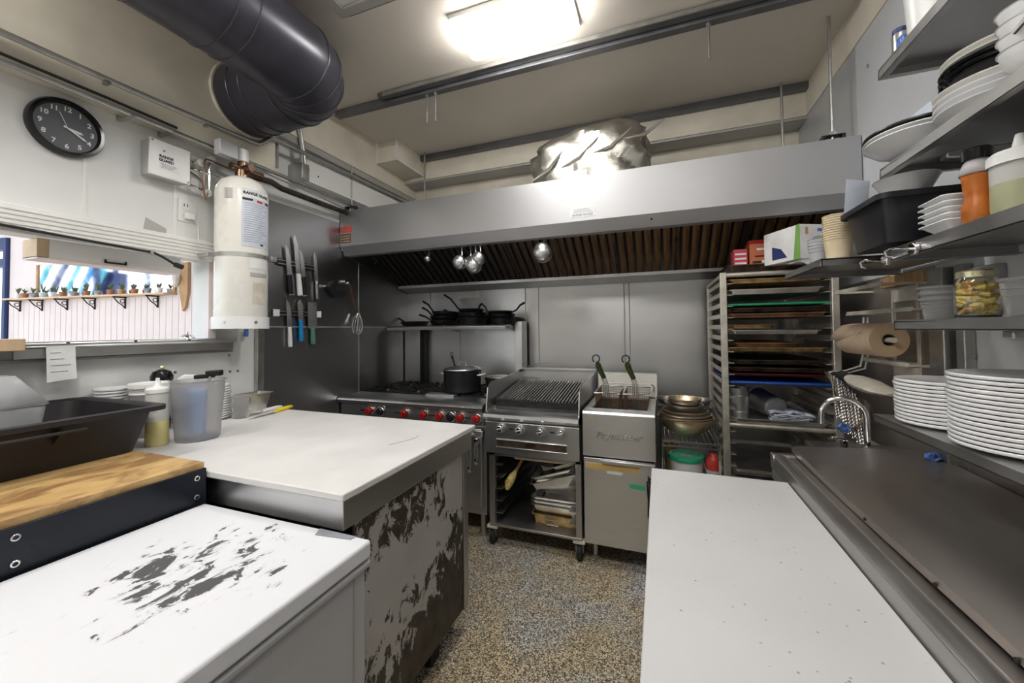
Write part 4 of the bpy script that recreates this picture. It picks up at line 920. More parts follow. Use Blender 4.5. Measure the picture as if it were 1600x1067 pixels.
MB().box(X0+.045, YF+.10, .80, X1-.045, 2.90, .81).box(X0+.04, YF+.095, .80, X0+.045, 2.9, .90).box(X1-.045, YF+.095, .80, X1-.04, 2.9, .90).build('vat', 'pan_burnt', fr)
MB().prism([(2.95, .90), (2.975, 1.07), (3.03, 1.075), (3.03, .90)], 'x', X0+.01, X1+.01).build('backsplash', 'cream_enamel', fr, bevel=.004)
text('name_shadow', 'Frymaster', .056, 'ink_grey', fr, face_mat((-.2345, YF-.0008, .7735), (1, 0, 0), (0, 0, 1)), depth=.0008, bold=.0022, shear=.25, spacing=1.12)
text('embossed_name', 'Frymaster', .056, 'chrome', fr, face_mat((-.235, YF-.0025, .775), (1, 0, 0), (0, 0, 1)), depth=.003, bold=.0004, shear=.25, spacing=1.12)
MB().add([(X0+.045, YF-.001, .862), (X0+.068, YF-.001, .862), (X0+.065, YF-.001, .876), (X0+.042, YF-.001, .874), (X0+.045, YF, .862), (X0+.068, YF, .862), (X0+.065, YF, .876), (X0+.042, YF, .874)],
         [(0, 1, 2, 3), (7, 6, 5, 4), (0, 4, 5, 1), (1, 5, 6, 2), (2, 6, 7, 3), (3, 7, 4, 0)]).build('sticker_scrap', 'yellow_tape', fr)
for x in (X0+.05, X1-.05):
    for y in (YF+.10, 2.93): MB().cyl((x, y, .02), (x, y, .13), .02, n=12).cyl((x, y, 0), (x, y, .022), .03, n=14).build('leg', 'galv', fr)
MB().cyl((X0+.06, 2.97, 1.0), (X1-.03, 2.97, 1.0), .007, n=10).tube([(X1-.03, 2.97, 1.0), (X1-.01, 2.95, .985), (X1-.015, 2.94, .955)], .006, 8).build('basket_hanger', 'steel_dull', fr)
def basket(cx, label):
    t = thing('fry_basket', label, 'fry basket', (cx, 2.82, .86), 0, 'fry baskets hanging on the fryer')
    x0, x1, y0, y1, z0, z1 = cx-.078, cx+.078, 2.60, 2.93, .84, .985
    n = 10
    MB().tube([(x0, y0, z1), (x1, y0, z1), (x1, y1, z1), (x0, y1, z1)], .005, 6, True).tube([(x0+.012, y0+.012, z0), (x1-.012, y0+.012, z0), (x1-.012, y1-.012, z0), (x0+.012, y1-.012, z0)], .004, 6, True).build('rim_wire', 'steel_dull', t)
    m = MB()
    def wall(a, b):      # wire mesh side between two top corners, tapering to the bottom
        a, b = Vector(a), Vector(b); c = Vector((cx, (y0+y1)/2, 0))
        k = int((b-a).length/.012)
        for i in range(k+1):
            p = a.lerp(b, i/k); q = Vector((cx+(p.x-cx)*.85, c.y+(p.y-c.y)*.93, z0)); m.bar(p, q, .0016, .0016)
        for j in range(1, 12):
            f = j/12; pa = a.lerp(Vector((cx+(a.x-cx)*.85, c.y+(a.y-c.y)*.93, z0)), f); pb = b.lerp(Vector((cx+(b.x-cx)*.85, c.y+(b.y-c.y)*.93, z0)), f); m.bar(pa, pb, .0016, .0016)
    wall((x0, y0, z1), (x1, y0, z1)); wall((x1, y0, z1), (x1, y1, z1)); wall((x1, y1, z1), (x0, y1, z1)); wall((x0, y1, z1), (x0, y0, z1))
    m.build('wire_mesh', 'basket_wire', t, smooth=0, kind='stuff')
    # handle of parallel wires with a coated grip
    for q in (-.016, -.006, .006, .016):
        MB().tube([(cx+q, y0+.005, z0+.01), (cx+q, y0-.008, z1-.02), (cx+q*.9, y0-.03, z1+.06), (cx+q*.8-.012, y0-.055, z1+.11)], .0024, 6).build('handle_wire', 'steel_dull', t)
    MB().tube([(cx-.010, y0-.052, z1+.105), (cx-.028, y0-.075, z1+.15), (cx-.042, y0-.095, z1+.195)], [.015, .017, .018], 10).build('grip', 'olive_grip', t)
    MB().tube([(cx-.044, y0-.098, z1+.20)]+[Vector((cx-.050+.022*math.sin(a), y0-.105, z1+.228-.024*math.cos(a))) for a in [2*PI*i/12 for i in range(12)]], .0045, 6).build('hook_end', 'black_plastic', t)
basket(-.325, 'left wire fry basket with olive grip'); basket(-.145, 'right wire fry basket with olive grip')

# gadget: poker lying across the broiler back
pk = MB().tube([(-1.02, 3.04, 1.10), (-.92, 3.02, 1.125), (-.80, 3.05, 1.14)], [.005, .004, .003], 6).build('skewer', 'steel_dull'); tag(pk, 'thin steel skewer resting on the rear edge of the charbroiler', 'skewer')

# ================================================================ bowls on a small wire stand
ws = thing('wire_stand', 'small wire shelf stand between fryer and tray rack', 'wire shelf', (.165, 2.75, 0))
X0, X1, Y0, Y1 = -.005, .315, 2.53, 2.95
for x in (X0, X1):
    for y in (Y0, Y1): MB().cyl((x, y, 0), (x, y, .86), .011, n=10).build('post', 'chrome' if y == Y0 else 'steel_dull', ws)
for z in (.455, .70):
    m = MB()
    for y in (Y0, Y1): m.bar((X0, y, z), (X1, y, z), .006, .006).bar((X0, y, z+.028), (X1, y, z+.028), .006, .006)
    for x in (X0, X1): m.bar((x, Y0, z), (x, Y1, z), .006, .006).bar((x, Y0, z+.028), (x, Y1, z+.028), .006, .006)
    for k in range(10): m.bar((X0+k*.032, Y0, z+.028 if k % 2 else z), (X0+(k+1)*.032, Y0, z if k % 2 else z+.028), .004, .004)
    for k in range(14): m.bar((X0+k*(X1-X0)/13, Y0, z+.031), (X0+k*(X1-X0)/13, Y1, z+.031), .004, .004)
    m.build('shelf', 'steel', ws)
def bowl(r, h, z, label, m='brass_bowl', c=(.145, 2.72), rz=0, tilt=0.0):
    r *= .9
    o = MB().lathe([(0, 0), (r*.42, 0), (r*.72, h*.30), (r*.93, h*.80), (r*.97, h), (r, h), (r, h+.005), (r*.955, h+.004), (r*.90, h*.80), (r*.69, h*.32), (r*.40, .005), (0, .005)], n=40)
    o = o.build('mixing_bowl', m); o.location = (c[0], c[1], z); o.rotation_euler = (tilt, tilt*.6, 0)
    tag(o, label, 'mixing bowl', 'nested mixing bowls on the wire stand')
bowl(.187, .10, .735, 'widest bronze mixing bowl at the bottom of the bowl stack')
bowl(.180, .09, .757, 'second bronze bowl nested above the widest one', 'brass_bowl')
bowl(.172, .08, .783, 'third bowl with a pale rolled rim in the bowl stack', 'alu_pan')
bowl(.150, .085, .795, 'middle sized bowl nested in the bowl stack', 'brass_bowl')
bowl(.120, .080, .835, 'small dark rimmed bowl under the top bowl', 'steel_dull')
bowl(.112, .070, .885, 'topmost shiny bronze bowl of the stack', 'brass_bowl', (.142, 2.71))
bowl(.085, .04, .886, 'steel bowl tucked behind the left of the top bowl', 'steel_dull', (.05, 2.87)); bowl(.085, .04, .886, 'steel bowl tucked behind the right of the top bowl', 'steel_dull', (.238, 2.87))
tb_ = thing('food_tub', 'white tub with a round green lid on the lower wire shelf', 'tub', (.135, 2.65, .4885))
MB().lathe([(0, 0), (.085, 0), (.098, .12), (.092, .12), (.08, .006), (0, .006)], (.14, 2.64, .4885), 32).build('tub', 'white_plastic', tb_)
MB().lathe([(0, .135), (.075, .135), (.08, .141), (.10, .139), (.104, .13), (.104, .115), (.099, .115), (.098, .128), (0, .128)], (.14, 2.64, .4885), 32).build('lid', 'green_lid', tb_)
MB().box(.11, 2.61, .6235, .17, 2.65, .6255).build('lid_label', 'cloth_grey', tb_)
rb = thing('red_canister', 'red plastic wrapped canister beside the green-lidded tub', 'canister', (.29, 2.61, .4885))
MB().lathe([(0, 0), (.04, 0), (.043, .01), (.043, .13), (.03, .15), (.018, .165), (0, .165)], (.29, 2.61, .4885), 14).build('body', 'red', rb)
MB().lathe([(.0445, .03), (.0445, .075)], (.29, 2.61, .4885), 14).build('wrapper', 'clear_plastic', rb, solid=.001)
yb = MB().loft([rrect(.02, 2.78, .10, 2.86, .01, .4885), rrect(.02, 2.78, .10, 2.86, .01, .655)]).build('carton', 'pan_baked', bevel=.004); tag(yb, 'amber carton behind the green-lidded tub', 'carton')

# ================================================================ sheet pan rack
rk = thing('sheet_pan_rack', 'tall aluminium sheet pan rack beside the right wall', 'tray rack', (.59, 2.78, 0))
X0, X1, Y0, Y1 = .338, .845, 2.46, 3.10
for x in (X0, X1):
    for y in (Y0, Y1): MB().box(x-.016, y-.016, .10, x+.016, y+.016, 1.705).build('post', 'alu_cream', rk, bevel=.003)
for z in (1.69, .865):
    for y in (Y0, Y1): MB().cyl((X0, y, z), (X1, y, z), .013, n=12).build('cross_bar', 'alu_cream', rk)
for y in (Y0, Y1): MB().cyl((X0, y, .14), (X1, y, .14), .013, n=12).build('cross_bar', 'alu_cream', rk)
for x in (X0, X1): MB().box(x-.012, Y0, 1.68, x+.012, Y1, 1.70).build('top_bar', 'alu_cream', rk)
for z in [1.64-k*.0625 for k in range(24)]:
    for x, s in ((X0, 1), (X1, -1)):
        MB().prism([(x-.004*s, z), (x+.045*s, z), (x+.045*s, z+.003), (x-.001*s, z+.003), (x-.001*s, z+.026), (x-.004*s, z+.026)], 'y', Y0-.012, Y1+.01).build('runner', 'alu_cream', rk)
for x in (X0, X1):
    for y in (Y0, Y1):
        MB().cyl((x-.014, y, .055), (x+.014, y, .055), .055, n=20).build('wheel', 'black_rubber', rk, bevel=.006); [MB().box(x+q, y-.03, .05, x+q+.005, y+.03, .10).build('caster_fork', 'galv', rk) for q in (-.022, .017)]
G = 'sheet pans and boards in the tray rack'; XC, YC = .5915, 2.78
def sheet(k, label, m, wx=.455, wy=.64, h=.022, name='sheet_pan', cat='sheet pan', dx=0, dy=0):
    z = 1.64-k*.0625+.0035; pan(name, label, cat, wx, wy, h, (XC+dx, YC+dy-.0, z), 0, None, m, G, r=.025, taper=.008)
def board(k, label, m, wx=.46, wy=.62, dx=0):
    z = 1.64-k*.0625+.0035; o = MB().box(XC-wx/2+dx, YC-wy/2, z, XC+wx/2+dx, YC+wy/2, z+.013).build('cutting_board', m, bevel=.005); tag(o, label, 'cutting board', G)
sheet(0, 'golden brown sheet pan in the top slot of the rack', 'pan_baked')
sheet(1, 'clean pale sheet pan just above the green board', 'alu_pan', .44, .66, .026, dx=-.01, dy=-.01)
board(2, 'green cutting board slid into the rack', 'green_board', .48)
sheet(2.55, 'dark sheet pan right under the green board', 'pan_burnt')
sheet(3.05, 'rust-streaked dark sheet pan below the green board', 'rust_rail', dy=-.02)
sheet(4, 'small yellowed pan on the left of a middle slot', 'pan_baked', .24, .5, .022, dx=-.10)
sheet(4.5, 'pale aluminium sheet pan in the middle of the rack', 'alu_pan', .43, dx=-.01)
sheet(5.6, 'brown baked pan lying over the copper coloured one', 'rust_rail', .32, dx=-.05)
sheet(6, 'copper coloured sheet pan above the dark muffin pans', 'pan_baked', .45)
sheet(7.1, 'black muffin pan in the lower half of the tray stack', 'pan_burnt', .43, name='muffin_pan', cat='muffin pan')
sheet(7.75, 'dark red-brown sheet pan two slots above the blue board', 'pan_burnt')
sheet(8.15, 'deep maroon tray directly above the blue board', 'maroon', .45, h=.014)
board(9-.15, 'bright blue cutting board in the rack', 'blue_board', .47)
pan('sheet_pan', 'wide pale sheet pan at waist height holding cups and cloths', 'sheet pan', .455, .66, .026, (XC-.002, 2.77, .8805), 0, None, 'alu_pan', G, r=.025, taper=.008)
sheet(20, 'pale sheet pan low in the rack near the floor', 'alu_pan'); sheet(16.6, 'dull sheet pan half hidden low in the rack', 'alu_pan')
lt = thing('tray_tongs', 'brass coloured serving tool leaning on the low sheet pan', 'utensil', (.45, 2.5, .44))
MB().tube([(.41, 2.50, .54), (.43, 2.48, .50), (.46, 2.47, .45)], [.006, .01, .006], 8).build('shaft', 'brass_bowl', lt)
# on the waist-high tray
cp = thing('steel_cup', 'dented steel cylinder cup on the waist-high tray', 'cup', (.43, 2.60, .884))
MB().lathe([(0, 0), (.052, 0), (.052, .165), (.055, .168), (.050, .168), (.048, .006), (0, .005)], (.425, 2.60, .886), 28).build('cup', 'steel_dull', cp)
MB().lathe([(.0525, .03), (.054, .033), (.0525, .036)], (.425, 2.60, .886), 28).build('ridge', 'steel_dull', cp)
MB().lathe([(.0525, .12), (.054, .123), (.0525, .126)], (.425, 2.60, .886), 28).build('ridge', 'steel_dull', cp)
c2 = thing('steel_canister', 'steel canister lying on its side on the waist-high tray', 'canister', (.62, 2.66, .884))
cm = MB().lathe([(0, 0), (.055, 0), (.06, .01), (.06, .02)], n=28).lathe([(.06, .02), (.066, .17), (.070, .172), (.066, .175), (.058, .02), (0, .016)], n=28)
cm.xf(Matrix.Translation((.60, 2.55, .954)) @ Matrix.Rotation(.35, 4, 'Z') @ Matrix.Rotation(-PI/2+.12, 4, 'X')); cm.build('can', 'steel_dull', c2)
for k in range(6):
    m = MB(); x0, y0 = .56+rnd.uniform(-.01, .01), 2.475+rnd.uniform(-.005, .01); w_ = .17+rnd.uniform(-.02, .02)
    n = 10; r0 = [Vector((x0+w_*i/n, y0, .890+k*.010+.004*math.sin(i*1.3+k))) for i in range(n+1)]; r1 = [p+Vector((.01, .12, .004)) for p in r0]
    m.loft([r0, r1], False, False); o = m.build('folded_cloth', 'cloth_grey' if k % 2 else 'paper_blue', solid=.007); tag(o, '%s folded grey cloth from the bottom of the pile on the waist-high tray' % ORD[k], 'cloth', 'folded cloths in the rack')

# boxes and tray on top of the rack
tp = pan('sheet_pan', 'black greasy sheet pan lying on top of the rack', 'sheet pan', .47, .58, .04, (.60, 2.80, 1.712), 0, None, 'pan_burnt', G, r=.03)
def carton(name, label, x0, x1, y0, y1, z0, z1, m, cat='box'):
    t = thing(name, label, cat, ((x0+x1)/2, (y0+y1)/2, z0)); MB().box(x0, y0, z0, x1, y1, z1).build('box', m, t, bevel=.002); return t
ZB = 1.758
t = carton('card_box', 'small pink-red cardboard box on top of the rack', .405, .475, 2.53, 2.63, ZB-.03, ZB+.085, 'pinkred')
for k in range(3): MB().box(.412, 2.528, ZB+.0+k*.026, .468, 2.53, ZB+.010+k*.026).build('print_line', 'paper', t)
t = carton('card_box', 'open orange cardboard box right of the pink-red one', .485, .60, 2.53, 2.65, ZB-.03, ZB+.11, 'orange_card')
MB().box(.545, 2.528, ZB+.0, .59, 2.53, ZB+.016).build('print_label', 'paper', t); MB().box(.52, 2.528, ZB+.072, .56, 2.53, ZB+.084).build('print_label', 'paper', t); MB().box(.498, 2.528, ZB+.0, .54, 2.53, ZB+.012).box(.51, 2.528, ZB+.035, .575, 2.53, ZB+.043).build('print_line', 'ink', t)
MB().prism([(2.53, ZB+.11), (2.555, ZB+.135), (2.65, ZB+.12), (2.65, ZB+.11)], 'x', .486, .599).build('lid_flap', 'red', t)
wbx = thing('tissue_carton', 'white and green carton with an oval opening on the rack', 'carton', (.70, 2.42, 1.735), .45)
MB().box(-.10, -.10, 0, .10, .14, .17).xf(WM[wbx.name]).build('carton', 'paper', wbx, bevel=.002)
MB().prism([(-.101, .0), (-.06, 0), (-.08, .17), (-.101, .17)], 'x', -.1015, -.1003).xf(WM[wbx.name]).build('green_stripe', 'green_card', wbx)
MB().prism([(-.02, .02), (.08, .02), (.08, .09), (.02, .07)], 'x', -.1015, -.1003).xf(WM[wbx.name]).build('purple_print', 'navy', wbx)
MB().cyl((0, -.1003, .085), (0, -.1015, .085), .03, n=20).xf(WM[wbx.name] @ Matrix.Diagonal((1.3, 1, 1, 1)) ).build('oval_hole', 'soffit_grey', wbx)
MB().box(-.005, -.1015, .135, .075, -.1003, .150).xf(WM[wbx.name]).build('blue_logo', 'blue_film', wbx)
MB().box(-.07, -.1015, .12, -.055, -.1003, .155).xf(WM[wbx.name]).build('brown_print', 'wood', wbx)

# ================================================================ rail of knives on the left wall
XW = LX+.008
def rail(y0, y1, z, label, ends=False):
    t = thing('knife_rail', label, 'magnetic rail', (XW, (y0+y1)/2, z-.02))
    MB().box(XW, y0, z-.022, XW+.012, y1, z+.022).build('bar', 'black_plastic', t, bevel=.002)
    for q in (-.014, .010): MB().box(XW+.012, y0+.005, z+q, XW+.015, y1-.005, z+q+.005).build('magnet_strip', 'steel_dull', t)
    if ends:
        for y in (y0, y1-.045): MB().box(XW, y, z-.023, XW+.016, y+.045, z+.023).build('end_cap', 'white_plastic', t, bevel=.003)
rail(1.835, 2.14, 1.86, 'upper black magnetic knife rail on the steel wall'); rail(1.81, 2.19, 1.525, 'lower magnetic knife rail with white end caps', True)
def knife(y, zt, zb, w, hl, hm, lean, label, kind='chef', hw=.014):
    """blade tip at zt, handle bottom at zb; hangs on the wall at x=XW"""
    x = XW+.018; t = thing('kitchen_knife', label, 'knife', (x, y, zb), 0, 'knives on the magnetic rails'); H = zt-zb-hl
    S = Matrix.Translation((0, y, zb)) @ Matrix.Rotation(lean, 4, 'X')
    if kind == 'cleaver': pol = [(-w*.5, hl), (w*.5, hl), (w*.55, hl+H), (-w*.45, hl+H)]
    elif kind == 'slim': pol = [(-w*.5, hl), (w*.5, hl), (w*.45, hl+H*.75), (-w*.1, hl+H), (-w*.45, hl+H*.9)]
    elif kind == 'serrated': pol = [(-w*.4, hl), (w*.5, hl)]+[(w*(.5 if k % 2 else .38), hl+H*(.08+.07*k)) for k in range(11)]+[(0, hl+H), (-w*.45, hl+H*.8)]
    else: pol = [(-w*.5, hl), (w*.5, hl), (w*.42, hl+H*.55), (w*.1, hl+H*.86), (-w*.45, hl+H), (-w*.5, hl+H*.9)]
    MB().prism(pol, 'x', x-.001, x+.0012).xf(S).build('blade', 'knife_steel', t)
    MB().prism([(-hw, 0), (hw, 0), (hw*1.05, hl*.4), (hw*.85, hl*.8), (hw*.9, hl+.004), (-hw*.9, hl+.004), (-hw*.85, hl*.8), (-hw*1.05, hl*.4)], 'x', x-.008, x+.009).xf(S).build('handle', hm, t, bevel=.004)
    if hm == 'black_plastic':
        MB().prism([(-hw, -.010), (hw, -.010), (hw, .0), (-hw, .0)], 'x', x-.008, x+.009).xf(S).build('end_cap', 'steel', t, bevel=.003)
knife(1.935, 1.985, 1.655, .036, .125, 'black_plastic', .09, 'black-handled chef knife at the left of the upper rail')
knife(2.005, 2.065, 1.65, .034, .145, 'white_plastic', .10, 'longest knife with a white handle on the upper rail', 'slim', .017)
knife(2.045, 1.975, 1.655, .034, .125, 'black_plastic', .10, 'black-handled knife right of the white-handled one', 'chef')
knife(2.155, 1.97, 1.635, .028, .125, 'steel', .08, 'slim steel-handled knife at the right of the upper rail', 'slim', .011)
knife(1.93, 1.615, 1.30, .036, .13, 'white_plastic', .04, 'pale-handled knife at the left of the lower rail', 'chef', .012)
knife(2.015, 1.625, 1.335, .045, .145, 'blue_plastic', .03, 'serrated knife with a bright blue handle on the lower rail', 'serrated', .013)
knife(2.115, 1.61, 1.31, .075, .115, 'green_handle', .04, 'wide cleaver with a green handle on the lower rail', 'cleaver', .016)
# black holder and whisk
bh = thing('scraper', 'black folded plastic scraper stuck on the steel wall', 'scraper', (XW, 2.33, 1.62))
MB().prism([(2.225, 1.735), (2.285, 1.785), (2.335, 1.715), (2.41, 1.695), (2.385, 1.672), (2.305, 1.655), (2.26, 1.695)], 'x', XW, XW+.045).build('scraper', 'black_plastic', bh, bevel=.006)
MB().cyl((XW, 2.22, 1.735), (XW+.03, 2.22, 1.735), .008, n=10).build('peg', 'chrome', bh)
wk = thing('whisk', 'wire whisk with a copper toned handle hanging on the steel wall', 'whisk', (XW+.04, 2.52, 1.37))
MB().tube([(XW+.035, 2.445, 1.79), (XW+.035, 2.48, 1.68), (XW+.035, 2.535, 1.545)], [.008, .010, .008], 10).build('handle', 'copper', wk)
MB().cyl((XW, 2.415, 1.79), (XW+.03, 2.415, 1.79), .010, n=12).cyl((XW, 2.465, 1.785), (XW+.03, 2.465, 1.785), .010, n=12).build('wall_peg', 'chrome', wk)
ax = Vector((0, -.11, -.99)).normalized(); side = Vector((0, .99, -.11)); c0 = Vector((XW+.04, 2.54, 1.55))
for k in range(6):
    a = k*PI/6; sd_ = side*math.cos(a)+Vector((1, 0, 0))*math.sin(a)*.6
    MB().tube([c0+sd_*s*wd_+ax*l for s, wd_, l in ((-1, .006, 0), (-1, .035, .05), (-1, .055, .11), (-1, .035, .165), (0, 0, .18), (1, .035, .165), (1, .055, .11), (1, .035, .05), (1, .006, 0))], .0022, 5).build('wire_loop', 'chrome', wk)

# ================================================================ left prep counter
pc = thing('prep_counter', 'stainless prep cabinet with a peeling grey side panel', 'counter', (-1.6, 1.3, 0))
CX0, CX1, CY0, CY1 = LX+.03, -.85, .885, 1.70
MB().box(CX0, CY0, .832, CX1, CY1, .922).build('steel_top', 'steel', pc, bevel=.003)
MB().box(CX0, CY0+.06, .125, CX1-.02, CY1-.03, .832).build('cabinet', 'navy_panel', pc, bevel=.003)
o = MB().box(CX1-.02, CY0+.055, .125, CX1-.012, CY1-.075, .832).build('side_panel', 'peeled_paint', pc, bevel=.001); o['label'] = 'grey painted side panel flaking to dark brown'
MB().box(CX1-.045, CY1-.072, .12, CX1-.006, CY1-.035, .832).box(CX1-.04, CY1-.032, .12, CX1-.010, CY1-.02, .832).build('corner_post', 'steel_dull', pc, bevel=.002)
MB().box(CX1-.013, CY0+.05, .13, CX1-.009, CY0+.056, .83).build('edge_strip', 'pan_burnt', pc)
for x in (CX1-.09, CX0+.1):
    for y in (CY0+.12, CY0+.58): MB().box(x-.03, y-.035, .0, x+.03, y+.035, .125).build('foot', 'black_rubber', pc, bevel=.004)
slab = MB().box(LX+.012, .868, .9225, -.835, 1.712, .945).build('stone_slab', 'slab_white', bevel=.004); tag(slab, 'long white cutting slab lying on the left steel counter', 'cutting slab')
o = MB().tube([(-1.02, 1.30, .9456), (-.99, 1.37, .9456), (-.975, 1.42, .9456), (-.985, 1.46, .9456)], .0009, 5).build('scratch_mark', 'ink_grey', slab)

# butcher block on a navy cabinet
bc = thing('black_cabinet', 'navy-black cabinet with bolted front under the butcher block', 'cabinet', (-1.8, .2, 0))
MB().box(LX+.03, -.9, .10, -1.412, .862, .925).build('carcass', 'navy_panel', bc, bevel=.003)
MB().box(-1.412, -.9, .10, -1.402, .864, .957).build('front_panel', 'navy_panel', bc, bevel=.002)
for y in (-.45, -.05, .455, .845-.01):
    for z in (.932, .872): MB().cyl((-1.402, y, z), (-1.3985, y, z), .0085, n=14).build('bolt', 'chrome', bc, bevel=.001); MB().cyl((-1.3985, y, z), (-1.398, y, z), .005, n=10).build('bolt_socket', 'ink', bc)
bb = thing('butcher_block', 'stained butcher block worktop on the black cabinet', 'butcher block', (-1.8, .2, .925))
blk = []
for k in range(12):
    x0 = -1.413-(k+1)*.075; MB().box(max(x0, LX+.012), -.9, .9255, -1.414-k*.075, .864, .975).build('stave', 'butcher_block', bb, bevel=.0008)

# black bus tub
bt = thing('bus_tub', 'large black plastic bus tub on the butcher block', 'bus tub', (-2.02, .48, .9755))
def tubmesh(x0, x1, y0, y1, z0, z1, tap, rim, r=.05, th=.004):
    m = MB()
    def RR(d, z): return rrect(x0+d, y0+d, x1-d, y1-d, r, z, 6)
    m.loft([RR(tap, z0), RR(rim, z1-.012), RR(rim*.2, z1-.014), RR(0, z1-.016), RR(0, z1), RR(rim*.8, z1+.002), RR(rim+th, z1-.006), RR(tap+th, z0+th)]); return m
tubmesh(-2.30, -1.715, -.10, .935, .9755, 1.135, .065, .030).build('tub', 'black_bin', bt)
MB().box(-1.722, .30, 1.095, -1.70, .70, 1.104).build('hand_grip', 'black_bin', bt, bevel=.003)
for y in (.33, .64): MB().prism([(-1.752, 1.06), (-1.745, 1.10), (-1.708, 1.097)], 'y', y, y+.02).build('grip_rib', 'black_bin', bt)

# ================================================================ chest freezer
fz = thing('chest_freezer', 'white chest freezer with a worn scratched lid in the foreground', 'freezer', (-1.05, .1, 0))
FX0, FX1, FY0, FY1 = -1.388, -.722, -.65, .852
MB().box(FX0+.015, FY0, .04, FX1-.012, FY1-.01, .785).build('body', 'freezer_side', fz, bevel=.006)
MB().box(FX1-.013, FY1-.055, .05, FX1-.009, FY1-.05, .78).build('body_seam', 'soffit_grey', fz)
lid = MB().box(-.333, -.751, 0, .333, .751, .046)
lid = lid.xf(Matrix.Translation(((FX0+FX1)/2, (FY0+FY1)/2, .804))).build('lid', 'worn_lid', fz, bevel=.008, seg=3)
# keep the lid's own centre as its origin so the wear sits in the middle of the visible half
for v in lid.data.vertices: v.co -= Vector(((FX0+FX1)/2, .56, .85))-Vector(fz.location)
lid.location = Vector(((FX0+FX1)/2, .56, .85))-Vector(fz.location)
MB().box(FX0+.02, FY0+.01, .785, FX1-.016, FY1-.012, .804).build('gasket', 'ink_grey', fz)
MB().prism([(FX1-.012, .780), (FX1-.002, .782), (FX1-.001, .796), (FX1-.012, .800)], 'y', FY0, FY1-.002).build('handle_rail', 'freezer_side', fz, bevel=.003)
cp_ = MB().add([(FX1-.16, FY1-.035, .8505), (FX1-.05, FY1-.022, .8505), (FX1-.045, FY1-.004, .8505), (FX1-.175, FY1-.004, .8505), (FX1-.16, FY1-.035, .8512), (FX1-.05, FY1-.022, .8512), (FX1-.045, FY1-.004, .8512), (FX1-.175, FY1-.004, .8512)],
    [(0, 1, 2, 3), (7, 6, 5, 4), (0, 4, 5, 1), (1, 5, 6, 2), (2, 6, 7, 3), (3, 7, 4, 0)]).build('chipped_edge_patch', 'ink_grey', fz)
for x in (FX0+.08, FX1-.08):
    for y in (FY0+.08, FY1-.1): MB().cyl((x, y, 0), (x, y, .042), .025, n=12).build('foot', 'black_rubber', fz)

# ================================================================ things on the left counter
ZC = .9455
def rim_plate(r, h=.017):
    return MB().lathe([(0, 0), (r*.58, 0), (r*.62, .002), (r*.96, h-.0075), (r*.985, h-.0070), (r, h-.004), (r, h-.001), (r*.99, h+.001), (r*.95, h), (r*.60, .007), (0, .006)], n=40)
def plate_stack(c, r, n, dz, lab, group, h=.017, m='white_ceramic'):
    p = None
    for k in range(n):
        L = lab % ORD[n-1-k]
        if p is None:
            p = rim_plate(r, h).build('plate', m); p.location = (c[0], c[1], c[2]); tag(p, L, 'plate', group)
        else:
            q = dup(p, (c[0]+rnd.uniform(-.002, .002), c[1]+rnd.uniform(-.002, .002), c[2]+k*dz), label=L)
plate_stack((-2.258, 1.005, .9457), .062, 17, .0125, 'small white plate, %s from the top of the stack behind the lidded tub', 'plates behind the lidded tub')
plate_stack((-2.215, 1.385, .9457), .085, 14, .0125, 'white plate, %s from the top of the stack behind the measuring jug', 'plates behind the measuring jug')
td = thing('lidded_tub', 'translucent round tub with a white lid behind the bus tub', 'tub', (-2.09, 1.19, ZC)); c = (-2.135, 1.078, ZC+.07)
MB().lathe([(0, -.07), (.054, -.07), (.068, .15), (.065, .15), (.052, -.066), (0, -.066)], c, 32).build('tub', 'frost_plastic', td)
MB().lathe([(.068, .118), (.0705, .12), (.068, .123), (.068, .135), (.0715, .137), (.068, .14)], c, 32).build('rim_rings', 'white_plastic', td)
MB().lathe([(0, .158), (.06, .158), (.066, .165), (.073, .165), (.075, .16), (.074, .145), (.071, .145), (.071, .152), (0, .152)], c, 32).build('lid', 'white_plastic', td)
pm_ = thing('pepper_mill', 'glossy black pepper mill behind the squeeze bottle', 'pepper mill', (-2.07, 1.33, ZC)); c = (-2.23, 1.172, ZC+.03)
MB().lathe([(0, -.03), (.034, -.03), (.034, 0), (0, 0)], c, 28).build('foot', 'black_gloss', pm_)
MB().lathe([(0, 0), (.034, 0), (.036, .01), (.026, .06), (.024, .10), (.032, .165), (.034, .175), (0, .175)], c, 28).build('body', 'black_gloss', pm_)
MB().lathe([(0, .176), (.028, .176), (.043, .205), (.044, .22), (.034, .242), (.012, .252), (0, .252)], c, 28).build('head', 'black_gloss', pm_)
MB().lathe([(0, .252), (.008, .252), (.011, .262), (.006, .27), (0, .27)], c, 12).build('finial', 'lid_gold', pm_)
sb = thing('spray_bottle', 'white trigger spray bottle behind the measuring jug', 'spray bottle', (-2.06, 1.33, ZC)); c = Vector((-2.17, 1.255, ZC))
MB().lathe([(0, 0), (.04, 0), (.042, .01), (.042, .13), (.03, .165), (.015, .18), (.015, .19), (0, .19)], c, 24).build('bottle', 'blue_film', sb)
MB().cyl(c+Vector((0, 0, .185)), c+Vector((0, 0, .205)), .02, n=16).build('collar', 'white_plastic', sb)
MB().prism([(-.05, .205), (-.045, .235), (-.02, .252), (.05, .245), (.09, .222), (.085, .212), (.02, .205)], 'x', -.018, .018).xf(Matrix.Translation(c) @ Matrix.Rotation(-.6, 4, 'Z')).build('trigger_head', 'white_plastic', sb, bevel=.006)
MB().prism([(.02, .208), (.05, .20), (.055, .165), (.048, .16), (.035, .19)], 'x', -.007, .007).xf(Matrix.Translation(c) @ Matrix.Rotation(-.6, 4, 'Z')).build('trigger', 'white_plastic', sb)
